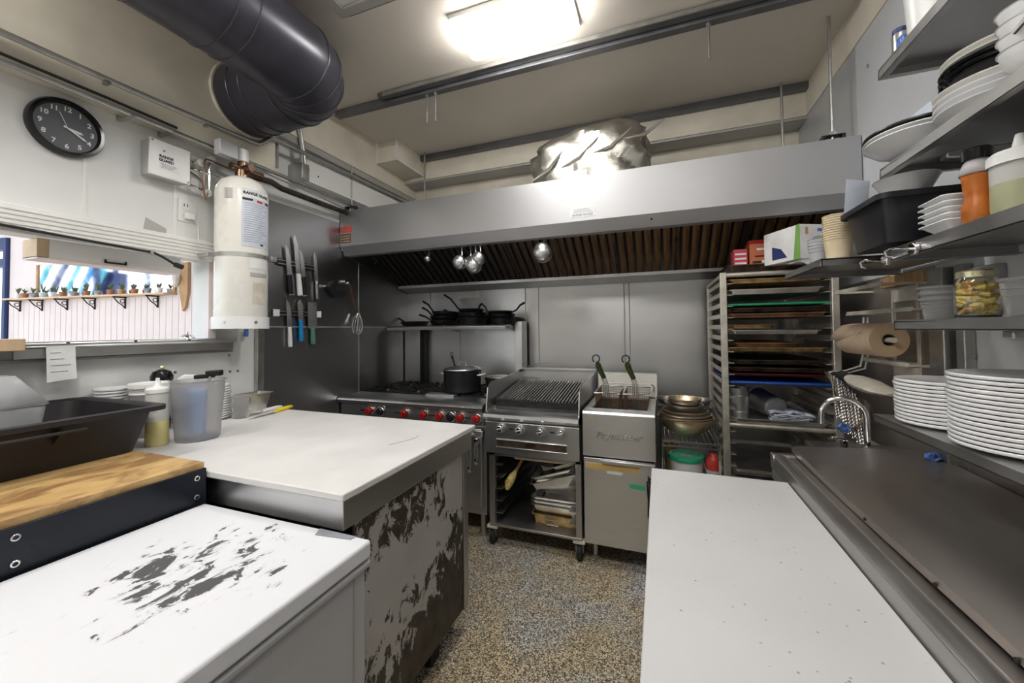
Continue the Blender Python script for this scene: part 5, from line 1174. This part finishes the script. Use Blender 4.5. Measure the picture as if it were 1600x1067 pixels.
sq = thing('squeeze_bottle', 'clear squeeze bottle with yellow oil beside the bus tub', 'squeeze bottle', (-1.915, 1.02, ZC)); c = (-1.93, 1.0, ZC)
MB().lathe([(.0382, .10), (.0382, .205), (.036, .215), (.032, .222), (.030, .222), (.034, .213), (.036, .204), (.036, .10)], c, 30).build('bottle', 'bottle_plastic', sq)
MB().lathe([(0, 0), (.036, 0), (.0382, .006), (.0382, .10), (0, .10)], c, 28).build('oil_fill', 'oil', sq)
MB().lathe([(.0395, .213), (.0395, .228), (.034, .234), (.016, .237), (.011, .243), (.006, .272), (.004, .272), (.008, .242), (0, .234)], c, 28).build('nozzle_cap', 'white_plastic', sq)
mj = thing('measuring_jug', 'tall frosted plastic jug holding utensils on the slab', 'jug', (-1.87, 1.115, ZC)); c = (-1.87, 1.117, ZC)
MB().lathe([(0, 0), (.070, 0), (.078, .008), (.094, .245), (.100, .252), (.092, .252), (.088, .24), (.074, .012), (0, .008)], c, 40).build('jug', 'frost_plastic', mj)
MB().lathe([(0, .03), (.048, .03), (.052, .21), (0, .21)], (c[0]+.015, c[1]-.015, c[2]), 20, .7, .7).build('blue_measure_inside', 'blue_pale', mj)
ut = thing('utensil_handle', 'black ridged utensil handle poking out of the jug', 'utensil', (c[0], c[1], ZC+.02))
MB().tube([(c[0]-.02, c[1]-.03, ZC+.03), (c[0]+.02, c[1]+.035, ZC+.262)], .006, 8).build('shaft', 'steel_dull', ut)
MB().bar((c[0]-.055, c[1]+.02, ZC+.260), (c[0]+.01, c[1]+.055, ZC+.264), .03, .018).bar((c[0]-.01, c[1]+.04, ZC+.275), (c[0]+.04, c[1]+.07, ZC+.277), .034, .024).build('grip', 'black_plastic', ut, bevel=.004)
def deli(x, y, z, r0, r1, h, label, m='clear_plastic', name='deli_container', grp=None, lidm=None):
    t = thing(name, label, 'container', (x, y, z), 0, grp)
    MB().lathe([(0, 0), (r0, 0), (r0+.002, .003), (r1, h), (r1+.004, h), (r1+.004, h-.006), (r1+.001, h-.006), (r1-.002, h-.012), (r0-.001, .004), (0, .003)], (x, y, z), 28).build('cup', m, t)
    for q in (.55, .72): MB().lathe([(r0+(r1-r0)*q, h*q-.001), (r0+(r1-r0)*q+.002, h*q), (r0+(r1-r0)*q, h*q+.001)], (x, y, z), 28).build('rib', m, t)
    if lidm: MB().lathe([(0, h+.004), (r1, h+.004), (r1+.006, h+.002), (r1+.006, h-.006), (r1+.004, h-.006), (r1+.004, h+.001), (0, h+.001)], (x, y, z), 28).build('lid', lidm, t)
    return t
G = 'nested deli containers on the slab'
deli(-2.10, 1.46, ZC, .036, .045, .075, 'lower of two nested deli containers by the yellow knife', 'frost_plastic', grp=G); deli(-2.10, 1.46, ZC+.042, .038, .048, .075, 'upper of two nested deli containers by the yellow knife', 'frost_plastic', grp=G)
gp = pan('steam_pan', 'small steel steam pan in the corner of the slab', 'food pan', .13, .17, .10, (-2.225, 1.625, ZC), 0, None, 'alu_pan', taper=.02)
def tknife(p0, p1, hm, label, w=.03):
    p0, p1 = Vector(p0), Vector(p1); d = (p1-p0).normalized(); s = Vector((0, 0, 1)).cross(d); t = thing('kitchen_knife', label, 'knife', tuple(p1), 0, 'knives lying on the slab'); L = (p1-p0).length; hl = .13; b = p1-d*hl
    pl_ = [p0, p0+d*L*.25+s*w*.35, b+s*w*.5, b-s*w*.35, p0+d*.02-s*w*.1]; u = Vector((0, 0, .0016))
    MB().loft([[q+Vector((0, 0, .003)) for q in pl_], [q+Vector((0, 0, .003))+u for q in pl_]]).build('blade', 'steel', t)
    MB().tube([b+Vector((0, 0, .010)), b+d*hl*.3+Vector((0, 0, .011)), b+d*hl*.8+Vector((0, 0, .012)), p1+Vector((0, 0, .011))], [.0095, .011, .0115, .008], 12).build('handle', hm, t)
tknife((-2.0, 1.43, ZC), (-2.06, 1.80-.06, ZC), 'yellow_handle', 'knife with a bright yellow handle lying on the slab'); tknife((-2.09, 1.40, ZC), (-2.115, 1.715, ZC), 'white_plastic', 'white-handled knife lying behind the yellow one')
cb2 = thing('clamshell_box', 'clear plastic clamshell box standing in the black bus tub', 'container', (-2.15, .62, .982))
MB().loft([rrect(-2.215, .50, -2.07, .72, .02, .982), rrect(-2.225, .49, -2.06, .74, .02, 1.15), rrect(-2.23, .485, -2.055, .745, .02, 1.152)], False).build('base', 'clear_plastic', cb2, solid=.002)
MB().add([(-2.055, .49, 1.155), (-2.055, .74, 1.155), (-2.225, .74, 1.155), (-2.225, .49, 1.155), (-2.12, .49, 1.255), (-2.12, .68, 1.255), (-2.21, .68, 1.255), (-2.21, .49, 1.255)],
         [(0, 1, 5, 4), (1, 2, 6, 5), (4, 5, 6, 7), (2, 3, 7, 6)]).build('lid', 'clear_plastic', cb2, solid=.002)

# ================================================================ right quartz counter
qc = thing('quartz_counter', 'speckled white quartz topped counter in the right foreground', 'counter', (.18, .5, 0))
MB().box(-.037, -.9, .842, .402, 1.60, .868).build('quartz_top', 'quartz_speck', qc, bevel=.003)
MB().box(.0, -.9, .10, .40, 1.54, .842).build('cabinet', 'freezer_side', qc, bevel=.003)
MB().box(.05, -.9, 0, .37, 1.50, .10).build('plinth', 'black_rubber', qc)

# ================================================================ stainless table along the right wall
stb = thing('steel_table', 'worn stainless sink table along the right wall', 'table', (.67, .7, 0))
TX0, TX1, TY0, TY1, TZ = .404, .94, -.9, 1.83, .905
MB().box(TX0+.05, TY0, TZ-.02, TX1, TY1-.03, TZ-.006).build('top', 'steel_worn', stb, bevel=.002)
MB().prism([(TX0, TZ-.055), (TX0+.004, TZ-.004), (TX0+.014, TZ), (TX0+.035, TZ-.001), (TX0+.055, TZ-.012), (TX0+.055, TZ-.055)], 'y', TY0, TY1).build('front_edge', 'steel_dull', stb, bevel=.002)
MB().prism([(TY1-.045, TZ-.012), (TY1-.03, TZ), (TY1, TZ), (TY1, TZ-.055), (TY1-.045, TZ-.055)], 'x', TX0, TX1).build('end_edge', 'steel_worn', stb, bevel=.002)
MB().box(TX0+.005, TY0, TZ-.10, TX0+.012, TY1, TZ-.05).build('apron', 'steel', stb)
MB().box(.60, TY1, TZ-.035, TX1, 2.12, TZ-.012).build('sink_deck', 'steel_worn', stb, bevel=.003)
MB().box(.925, TY0, TZ-.02, .94, 2.12, 1.04).build('backsplash', 'steel_worn', stb, bevel=.002)
for y in (-.6, 1.72):
    for x in (TX0+.05, TX1-.05): MB().cyl((x, y, 0), (x, y, TZ-.03), .02, n=12).build('leg', 'galv', stb)
cvp = thing('cover_plate', 'large steel cover sheet lying on the sink table', 'steel sheet', (.69, .6, TZ))
cv = MB(); rings = []
for k in range(13):
    y = -.85+k*(1.84+.85)/12; w_ = .004*math.sin(k*1.1)
    dy = .10 if k == 12 else 0
    rings.append([Vector((x, y+dy*(x-.48)/.45, TZ+.012+w_+b_)) for x, b_ in ((.480, -.010), (.481, .008), (.50, .012), (.60, .009), (.75, .010), (.92, .014))])
cv.loft(rings, False, False); cv.build('sheet', 'steel_worn', cvp, solid=.003)
for y in (.80, .98, 1.25): MB().cyl((.479, y, TZ+.008), (.4755, y, TZ+.008), .004, n=8).build('rivet', 'ink', cvp)

# trash can with a black bag beyond the quartz counter
tc_ = thing('trash_can', 'bin lined with a crumpled black bag beyond the quartz counter', 'trash can', (.19, 1.85, 0))
MB().lathe([(0, 0), (.17, 0), (.21, .66), (.20, .66), (.165, .01), (0, .01)], (.19, 1.85, 0), 32).build('can', 'black_bin', tc_)
m = MB(); rings = []
for r, z in ((.19, .55), (.205, .665), (.215, .705), (.225, .685), (.228, .62), (.23, .54)):
    rings.append([Vector((.19+(r+rnd.uniform(-.006, .010))*math.cos(2*PI*i/44), 1.85+(r+rnd.uniform(-.006, .010))*math.sin(2*PI*i/44), z+rnd.uniform(-.014, .014))) for i in range(44)])
m.loft(rings, False); m.build('bag', 'bag_black', tc_, smooth=20)
m = MB(); m.loft([[Vector((-.045+.012*math.sin(i*1.7+z*20), 1.62+i*.016, z)) for i in range(6)] for z in (.50, .58, .66, .74, .80)], False, False); m.build('bag_flap', 'bag_black', tc_, solid=.004)

# faucet
fc = thing('faucet', 'chrome gooseneck faucet at the sink end of the steel table', 'faucet', (.76, 1.97, TZ)); fx, fy, fz_ = .765, 1.96, TZ-.012
MB().cyl((fx, fy, fz_), (fx, fy, fz_+.03), .022, .018, n=16).build('base', 'chrome', fc)
pts = [Vector((fx, fy, fz_+.03)), Vector((fx, fy, fz_+.14))]+[Vector((fx-.07+.07*math.cos(a), fy+.015*(1-math.cos(a)), fz_+.14+.075*math.sin(a))) for a in [PI*i/10 for i in range(1, 11)]]+[Vector((fx-.14, fy+.03, fz_+.105))]
MB().tube(pts, .011, 12).build('spout', 'chrome', fc)
MB().box(fx-.10, fy-.025, fz_, fx+.06, fy+.025, fz_+.012).build('deck_plate', 'chrome', fc, bevel=.004)
for dx in (-.075,): MB().cyl((fx+dx, fy, fz_+.012), (fx+dx, fy, fz_+.05), .014, n=12).bar((fx+dx, fy, fz_+.055), (fx+dx-.05, fy-.02, fz_+.06), .012, .010).build('lever', 'chrome', fc, bevel=.002)
def crumple(name, label, c, r, m):
    o = MB().lathe([(0, -1), (.5, -.85), (.9, -.4), (1, 0), (.9, .4), (.5, .85), (0, 1)], n=14); o = o.xf(Matrix.Diagonal((r, r*.8, r*.9, 1)))
    for v in o.v: v *= 1+rnd.uniform(-.28, .22)
    o.xf(Matrix.Translation(Vector(c))); o = o.build(name, m, smooth=0); tag(o, label, 'wrapper'); return o
crumple('plastic_wrapper', 'crumpled blue and clear wrapper hanging by the faucet', (.70, 1.99, .985), .022, 'blue_film'); crumple('plastic_wrapper', 'small crumpled blue wrapper on the steel cover sheet near the wall', (.885, 1.80, .94), .022, 'blue_film')

# ================================================================ wall shelves on the right
def shelf(label, x0, y0, y1, z, th, far_end=True, name='wall_shelf', brackets=()):
    """z is the underside of the front lip, th the lip height"""
    t = thing(name, label, 'shelf', ((x0+RX)/2, (y0+y1)/2, z), 0, 'stainless shelves on the right wall')
    MB().box(x0, y0, z+th-.006, RX-.012, y1, z+th).build('deck', 'steel_shelf', t)
    MB().box(x0, y0, z, x0+.005, y1, z+th-.002).box(x0, y0, z, x0+.018, y1, z+.004).build('front_lip', 'steel_shelf', t, bevel=.001)
    MB().box(x0, y1-.005, z, RX-.012, y1, z+th-.002).box(x0, y1-.018, z, RX-.012, y1, z+.004).build('end_lip', 'steel_shelf', t, bevel=.001)
    if far_end: MB().box(x0, y0, z, RX-.012, y0+.005, z+th-.002).build('end_lip', 'steel_shelf', t)
    for y in brackets:
        MB().prism([(RX-.004, z), (x0+.06, z), (x0+.06, z-.018), (RX-.05, z-.045), (RX-.03, z-.11), (RX-.004, z-.11)], 'y', y-.015, y+.015).build('bracket', 'steel_dull', t, bevel=.004)
    return t
SX = .65
shelf('topmost wall shelf holding a can and a white folder', SX, -.6, 1.52, 2.160, .032)
shelf('upper wall shelf stacked with plates and bowls', SX, -.6, 1.53, 1.855, .030, brackets=(1.36,))
m3 = shelf('middle wall shelf with the black bin and squeeze bottle', SX, -.6, 1.515, 1.595, .034)
shelf('far wall shelf with paper cups over the tray rack', .535, 1.66, 2.08, 1.612, .026)
shelf('wall shelf with the pickle jar and deli tubs', SX, -.6, 1.48, 1.388, .028, brackets=(1.18,))
shelf('lowest wall shelf carrying the tall stacks of white plates', SX, -.6, 1.62, 1.088, .026, brackets=(1.30,))
# magnetic hooks under the middle shelf lip
for y, z, lab in ((1.36, 1.606, 'round magnetic hook nearer the white dishes on the middle shelf'), (1.50, 1.598, 'round magnetic hook at the far end of the middle shelf')):
    t = thing('magnetic_hook', lab, 'hook', (SX-.02, y, z), 0, 'magnetic hooks on the middle shelf')
    MB().cyl((SX, y, z), (SX-.012, y, z), .018, n=20).build('magnet', 'chrome', t, bevel=.003)
    MB().tube([(SX-.012, y, z), (SX-.035, y, z), (SX-.055, y, z+.004), (SX-.068, y, z-.004), (SX-.066, y, z-.016), (SX-.054, y, z-.02)], .004, 8).build('hook', 'chrome', t)

# ---- top shelf things
Z5 = 2.1925
t = thing('spray_can', 'silver can with a dark cap at the end of the topmost shelf', 'can', (.70, 1.47, Z5)); c = (.69, 1.483, Z5)
MB().lathe([(0, 0), (.020, 0), (.020, .072), (.017, .078), (0, .078)], c, 20).build('can', 'steel', t); MB().lathe([(0, .078), (.0185, .078), (.0185, .09), (0, .09)], c, 20).build('cap', 'navy', t)
t = thing('plastic_folder', 'tall white tapered container on the topmost shelf', 'container', (.70, 1.33, Z5)); MB().lathe([(0, 0), (.040, 0), (.055, .26), (.052, .26), (.037, .004), (0, .004)], (.712, 1.40, Z5), 24).build('body', 'white_plastic', t)
MB().box(.657, 1.41, Z5, .672, 1.44, Z5+.035).build('blue_tag', 'blue_film', t, bevel=.006)

# ---- upper shelf things
Z4 = 1.8855
G = 'plates on the upper shelf'
for k in range(2):
    p = MB().lathe([(0, 0), (.05, 0), (.12, .022), (.155, .045), (.16, .047), (.158, .05), (.12, .030), (.05, .006), (0, .006)], n=40, sx=.8).build('platter', 'white_ceramic'); p.location = (.70, 1.455, Z4+k*.012); p.scale = (.88, .75, 1); tag(p, ['lower large white platter at the far end of the upper shelf', 'upper large white platter under the dark one on the upper shelf'][k], 'platter', G)
p = MB().lathe([(0, 0), (.05, 0), (.12, .018), (.160, .040), (.158, .045), (.12, .025), (.05, .006), (0, .006)], n=40, sx=.8).build('platter', 'black_plastic'); p.location = (.70, 1.455, Z4+.030); p.scale = (.88, .75, 1); tag(p, 'dark charcoal platter on top of the white platters', 'platter', G)
q_ = [Vector(p) for p in ((.64, 1.545, 1.962), (.735, 1.42, 1.964), (.725, 1.43, 2.03), (.69, 1.50, 2.0))]
pp = MB().loft([q_, [p+Vector((.001, .001, 0)) for p in q_]]).build('paper_sheet', 'paper_blue'); tag(pp, 'folded white paper lying on the dark platter', 'paper')
for k in range(4):
    p = MB().lathe([(0, 0), (.06, 0), (.115, .014), (.142, .024), (.144, .027), (.113, .020), (.06, .006), (0, .006)], n=40).build('plate', 'white_ceramic' if k < 3 else 'cream_enamel'); p.location = (.755, 1.235, Z4+k*.015); p.scale = (.79, .79, 1); tag(p, '%s white dinner plate from the bottom of the pile below the black plates' % ORD[k], 'plate', G)
for k in range(3):
    p = MB().lathe([(0, 0), (.06, 0), (.11, .016), (.136, .03), (.138, .033), (.108, .022), (.06, .006), (0, .006)], n=40).build('plate', 'black_gloss'); p.location = (.765, 1.24, Z4+.066+k*.014); p.scale = (.79, .79, 1); tag(p, '%s black plate from the bottom of the dark pile on the upper shelf' % ORD[k], 'plate', G)
for k in range(2):
    p = MB().lathe([(0, 0), (.06, 0), (.11, .012), (.135, .02), (.137, .023), (.108, .016), (.06, .006), (0, .006)], n=40).build('plate', 'cream_enamel'); p.location = (.77, 1.245, Z4+.118+k*.013); p.scale = (.79, .79, 1); tag(p, ['lower', 'upper'][k]+' cream plate on top of the black plates', 'plate', G)
G = 'white bowls nearest the camera on the upper shelf'
for k in range(4):
    p = MB().lathe([(0, 0), (.03, 0), (.05, .02), (.062, .055), (.065, .057), (.060, .058), (.046, .022), (.028, .005), (0, .005)], n=32).build('soup_bowl', 'white_ceramic'); p.location = (.682, 1.04, Z4+k*.026); p.scale = (.75, .75, .8); tag(p, '%s white bowl from the bottom of the near stack on the upper shelf' % ORD[k], 'bowl', G)
t = thing('steel_handle_tool', 'steel handled tool lying across the white bowls', 'utensil', (.70, .93, Z4+.10)); MB().tube([(.645, 1.02, Z4+.070), (.635, .90, Z4+.088)], .007, 10).build('handle', 'chrome', t)
p = MB().lathe([(0, 0), (.03, 0), (.05, .02), (.062, .04), (.058, .04), (.046, .022), (0, .005)], n=24).build('soup_bowl', 'green_lid'); p.location = (.68, .955, Z4+.10); p.scale = (.7, .7, 1); tag(p, 'green bowl at the edge of the near bowl stack', 'bowl')

# ---- middle shelf things
Z3 = 1.6295; Z3b = 1.6385
bn = thing('storage_bin', 'black rectangular bin at the far end of the middle shelf', 'bin', (.75, 1.45, Z3b))
tubmesh(.585, .93, 1.385, 1.66, Z3b, 1.775, .03, .014, .03, .003).build('bin', 'black_plastic', bn)
t = thing('salad_bowl', 'wide white fluted bowl sitting in the black bin', 'bowl', (.74, 1.45, 1.74))
MB().lathe([(0, 0), (.03, 0), (.055, .03), (.073, .065), (.076, .067), (.071, .068), (.05, .033), (.028, .005), (0, .005)], (.70, 1.505, 1.772), 40).build('bowl', 'white_ceramic', t)
pc_ = MB().add([(.59, 1.62, 1.78), (.66, 1.64, 1.78), (.67, 1.64, 1.885), (.60, 1.62, 1.895), (.59, 1.622, 1.78), (.66, 1.642, 1.78), (.67, 1.642, 1.885), (.60, 1.622, 1.895)], [(0, 1, 2, 3), (7, 6, 5, 4), (0, 4, 5, 1), (1, 5, 6, 2), (2, 6, 7, 3), (3, 7, 4, 0)]).build('plastic_sleeve', 'paper_blue'); tag(pc_, 'bluish plastic sleeve standing behind the black bin', 'sleeve')
G = 'square white dishes on the middle shelf'
for k in range(5):
    m = tray_mesh(.12, .115, .03, taper=.028, rim=.004, r=.012); o = m.build('square_dish', 'white_ceramic'); o.location = (.715, 1.312, Z3+k*.015); o.rotation_euler = (0, 0, rnd.uniform(-.05, .05)); tag(o, '%s white square dish from the bottom of the dish stack' % ORD[k], 'dish', G)
t = thing('sauce_bottle', 'orange sauce bottle with a dark cap on the middle shelf', 'bottle', (.735, 1.12, Z3)); c = (.692, 1.213, Z3)
MB().lathe([(0, 0), (.024, 0), (.028, .02), (.028, .045), (.023, .06), (.025, .10), (.028, .12), (.025, .13), (.016, .15), (0, .15)], c, 24).build('bottle', 'sauce_orange', t)
MB().lathe([(.0292, .116), (.027, .132), (.018, .152)], c, 24).build('shoulder', 'clear_plastic', t, solid=.001); MB().lathe([(0, .15), (.024, .15), (.025, .172), (.022, .176), (0, .176)], c, 24).build('cap', 'black_gloss', t)
t = thing('squeeze_bottle', 'squeeze bottle of green oil with white nozzle on the middle shelf', 'squeeze bottle', (.71, 1.05, Z3)); c = (.718, 1.14, Z3)
MB().lathe([(.044, .068), (.044, .115), (.041, .115), (.041, .068)], c, 30).build('bottle', 'bottle_plastic', t)
MB().lathe([(0, 0), (.042, 0), (.044, .006), (.044, .068), (0, .068)], c, 28).build('oil_fill', 'oil_green', t)
MB().lathe([(.048, .108), (.048, .128), (.04, .136), (.016, .139), (.012, .145), (.006, .172), (.004, .172), (.008, .142), (0, .136)], c, 28).build('nozzle_cap', 'white_plastic', t)
# cups on the far shelf
G = 'stacked cream paper cups'
for k in range(11):
    z = Z3b+k*.0085; o = MB().lathe([(0, 0), (.034, 0), (.043, .068), (.0455, .070), (.0445, .072), (.042, .070), (.033, .003), (0, .003)], n=24).build('paper_cup', 'cup_cream') if k == 0 else dup(cup0, None)
    if k == 0: cup0 = o
    o.location = (.605, 1.715, z); tag(o, 'cream paper cup, %s from the top of its stack' % ORD[10-k], 'paper cup', G)
G = 'clear plastic lids and cups on the far shelf'
for k in range(5):
    o = MB().lathe([(0, 0), (.030, 0), (.038, .045), (.041, .047), (.037, .047), (.029, .002), (0, .002)], n=20).build('plastic_cup', 'clear_plastic') if k == 0 else dup(cl0, None)
    if k == 0: cl0 = o
    o.location = (.585, 1.82, Z3b+k*.012); tag(o, 'clear plastic cup, %s from the bottom of the clear stack' % ORD[k], 'plastic cup', G)
o = MB().loft([[Vector((.545+.06*i, 1.83+.05*j, Z3b+.004+.010*math.sin(i*2+j)+.01*j)) for j in range(6)] for i in range(3)], False, False).build('plastic_bag', 'clear_plastic', solid=.002); tag(o, 'limp clear plastic bag spilling over the far shelf edge', 'plastic bag')

# ---- jar shelf things
Z2 = 1.4165
G = 'stacked deli tubs on the jar shelf'
for k in range(3): deli(.725, 1.415, Z2+k*.016, .034, .044, .058, '%s deli tub from the bottom of the stack left of the pickle jar' % ORD[k], 'frost_plastic', grp=G)
pj = thing('pickle_jar', 'glass jar of yellow pickled peppers with a gold lid', 'jar', (.73, 1.31, Z2)); c = Vector((.735, 1.305, Z2))
MB().lathe([(0, 0), (.034, 0), (.039, .006), (.040, .02), (.040, .085), (.036, .095), (.033, .102), (.031, .102), (.034, .094), (.038, .084), (.038, .02), (.036, .008), (0, .004)], c, 36).build('glass', 'glass', pj)
MB().lathe([(0, .100), (.035, .100), (.0355, .114), (.033, .117), (0, .117)], c, 36).build('lid', 'lid_gold', pj)
for k in range(64):
    a = rnd.uniform(0, 6.28); r = .026; z = .010+k/64*.078; b_ = a+rnd.uniform(.7, 1.3)*rnd.choice((-1, 1))
    p0 = c+Vector((r*math.cos(a), r*math.sin(a), z)); p1 = c+Vector((r*math.cos((a+b_)/2)*1.15, r*math.sin((a+b_)/2)*1.15, z+rnd.uniform(-.006, .006))); p2 = c+Vector((r*math.cos(b_), r*math.sin(b_), z+rnd.uniform(-.004, .008)))
    MB().tube([p0, p1, p2], [.003, .0062, .003], 6).build('pepper_strip', ['pepper_yellow', 'pepper_yellow', 'pepper_green', 'pepper_orange'][k % 4 if k % 5 else 0], pj)
deli(.755, 1.185, Z2, .036, .046, .085, 'cloudy deli tub right of the pickle jar', 'frost_plastic'); deli(.725, 1.03, Z2, .044, .055, .085, 'large lidded deli tub of white dip at the frame edge', 'frost_plastic', lidm='white_plastic')
MB().lathe([(0, .004), (.043, .004), (.049, .055), (0, .055)], (.725, 1.03, Z2), 24).build('white_dip', 'white_plastic', bpy.data.objects['deli_container.005'] if 'deli_container.005' in bpy.data.objects else None)

# ---- plates on the lowest shelf
Z1 = 1.1145
plate_stack((.77, 1.485, Z1), .115, 12, .0105, 'white plate, %s from the top of the shorter stack on the lowest shelf', 'shorter white plate stack', .014)
plate_stack((.785, 1.232, Z1), .136, 16, .0105, 'large white plate, %s from the top of the tall stack on the lowest shelf', 'tall white plate stack', .015)

# ---- wire and bracket rack on the dark splash, paper towel, glove and strainer
wrk = thing('bracket_rack', 'off-white slotted bracket rack on the right wall behind the towel roll', 'rack', (.90, 2.0, 1.15))
MB().box(RX-.014, 2.14, 1.13, RX-.006, 2.154, 1.62).box(RX-.014, 1.975, 1.13, RX-.006, 1.985, 1.62).build('upright', 'offwhite_old', wrk)
for z, y0, y1, x0 in ((1.555, 1.90, 2.32, .80), (1.452, 1.80, 2.32, .84), (1.245, 1.88, 2.22, .86)): MB().box(x0, y0, z, x0+.006, y1, z+.016).box(x0, y0, z, RX-.006, y0+.006, z+.010).box(x0, y1-.006, z, RX-.006, y1, z+.010).build('arm', 'offwhite_old', wrk, bevel=.002)
for z0, z1 in ((1.50, 1.56), (1.165, 1.255)): MB().box(RX-.014, 1.985, z0, RX-.008, 2.14, z1).build('back_plate', 'offwhite_old', wrk)
wbd = MB().box(RX-.03, 1.90, 1.565, RX-.006, 2.20, 1.608).build('wood_strip', 'wood', bevel=.002); tag(wbd, 'strip of reddish wood under the far shelf on the right wall', 'wood strip')
elb = thing('wall_switch_box', 'grey electrical box under the middle shelf behind the pickle jar', 'switch box', (RX-.02, 1.6, 1.45)); MB().box(RX-.03, 1.57, 1.47, RX, 1.70, 1.58).build('box', 'soffit_grey', elb, bevel=.003); MB().box(RX-.034, 1.585, 1.485, RX-.03, 1.685, 1.565).build('cover', 'wall_grey', elb, bevel=.002)
tw = thing('paper_towel', 'roll of brown kraft paper towel on a wall holder', 'paper towel', (.83, 2.08, 1.28))
def along(m, p, d):
    q = Vector((0, 0, 1)).rotation_difference(Vector(d).normalized()).to_matrix().to_4x4(); return m.xf(Matrix.Translation(Vector(p)) @ q)
TP = (.835, 1.94, 1.345); TD = (-.10, 1, .0); LT = .25
along(MB().lathe([(.024, 0), (.066, 0), (.066, LT), (.024, LT), (.024, 0)], n=40), TP, TD).build('roll', 'kraft', tw)
along(MB().lathe([(.0235, .0), (.0245, -.0006), (.066, -.0006), (.066, .0)], n=40), TP, TD).build('roll_edge', 'wood_pale', tw)
along(MB().lathe([(.0245, .001), (.0245, LT-.001), (.022, LT-.001), (.022, .001), (.0245, .001)], n=24), TP, TD).build('core', 'kraft_core', tw)
along(MB().lathe([(0, -.03), (.010, -.03), (.010, LT+.02), (0, LT+.02)], n=12), TP, TD).build('holder_rod', 'offwhite_old', tw)
m = MB(); e0 = Vector(TP)+Vector(TD)*.06; e1 = Vector(TP)+Vector(TD)*.25
m.loft([[e0+Vector((0, 0, .0665)), e1+Vector((0, 0, .0665))], [e0+Vector((-.035, 0, .059)), e1+Vector((-.035, .0, .058))], [e0+Vector((-.064, 0, .028)), e1+Vector((-.066, .0, .028))], [e0+Vector((-.070, .08, .005)), e1+Vector((-.078, .0, -.010))]], False, False); m.build('loose_sheet', 'kraft', tw, solid=.0015)
hh = thing('wire_hanger', 'white wire hook hanger below the towel roll', 'hanger', (.84, 2.25, 1.16))
MB().tube([(.86, 2.20, 1.44), (.855, 2.20, 1.28), (.85, 2.22, 1.22), (.83, 2.33, 1.185), (.80, 2.42, 1.17)], .004, 6).tube([(.87, 2.19, 1.44), (.868, 2.19, 1.28), (.863, 2.21, 1.21), (.84, 2.33, 1.175), (.81, 2.42, 1.16)], .004, 6).build('wire', 'white_plastic', hh)
ml = thing('chainmail_scrubber', 'chainmail cloth hanging from the wire hanger', 'scrubber', (.83, 2.32, .95))
m = MB()
for i in range(13):
    for j in range(16):
        p = Vector((.81+.014*math.sin(i*.7), 2.42-i*.018-.004*j, 1.17-j*.014-.0007*i*i)); m.tube([p+Vector((.004*math.sin(a), .010*math.cos(a), .009*math.sin(a))) for a in [2*PI*q/6 for q in range(6)]], .0017, 4, True)
m.build('rings', 'mesh_chain', ml, smooth=0, kind='stuff')
stn = thing('mesh_strainer', 'bronze wire skimmer hanging at the corner of the tray rack', 'strainer', (.80, 2.36, .90))
m = MB()
for k in range(15):
    y = 2.36+k*.006; m.tube([(.80-.012*math.sin(k), y, 1.17), (.79+.003*k, y-.01, 1.08), (.80+.003*k, y-.06, .98), (.81, y-.10-.004*k, .945)], .0018, 5)
m.build('wires', 'mesh_strainer', stn, smooth=0, kind='stuff')
MB().lathe([(.075, .0), (.072, -.02), (.05, -.045), (0, -.06)], n=30).xf(Matrix.Translation((.825, 2.23, 1.005)) @ Matrix.Rotation(-1.2, 4, 'Y')).build('bowl', 'mesh_strainer', stn, solid=.0015)
mt = thing('oven_mitt', 'grey-white cleaning pad with a black clip on the lowest shelf end', 'pad', (.83, 2.05, 1.12))
m = MB(); rings = []
for s, w_, h_ in ((0, .012, .012), (.03, .022, .020), (.09, .045, .030), (.16, .055, .028), (.23, .050, .016), (.27, .020, .006)):
    p = Vector((.80+.15*s, 2.24-s*1.1, 1.165-.12*s)); rings.append([p+Vector((w_*math.cos(a), .2*w_*math.cos(a), h_*math.sin(a)+.2*w_*math.sin(2*a)*.2)) for a in [2*PI*q/14 for q in range(14)]])
m.loft(rings); m.build('pad', 'offwhite_old', mt)
MB().cyl((.795, 2.27, 1.172), (.805, 2.215, 1.160), .022, n=16).lathe([(0, 0), (.026, .004), (.03, .012), (.02, .02), (0, .022)], (.79, 2.285, 1.165), 14).build('clip', 'black_rubber', mt)

# ---- small extras
MB().box(-2.31, 1.62, 1.375, -2.30, 1.645, 1.42).build('blue_tag', 'blue_film', tk, bevel=.003)
MB().cyl((-1.16, 2.44, .215), (-1.16, 2.46, .215), .018, n=10).build('gas_valve', 'red', rg, bevel=.003)
wb2 = thing('angle_bracket', 'small white angle bracket below the lowest wall shelf', 'bracket', (.93, 1.90, .98))
MB().bar((.935, 1.98, 1.02), (.935, 1.82, .985), .012, .010).bar((.935, 1.82, .985), (.935, 1.86, .955), .012, .008).build('bracket', 'offwhite_old', wb2)
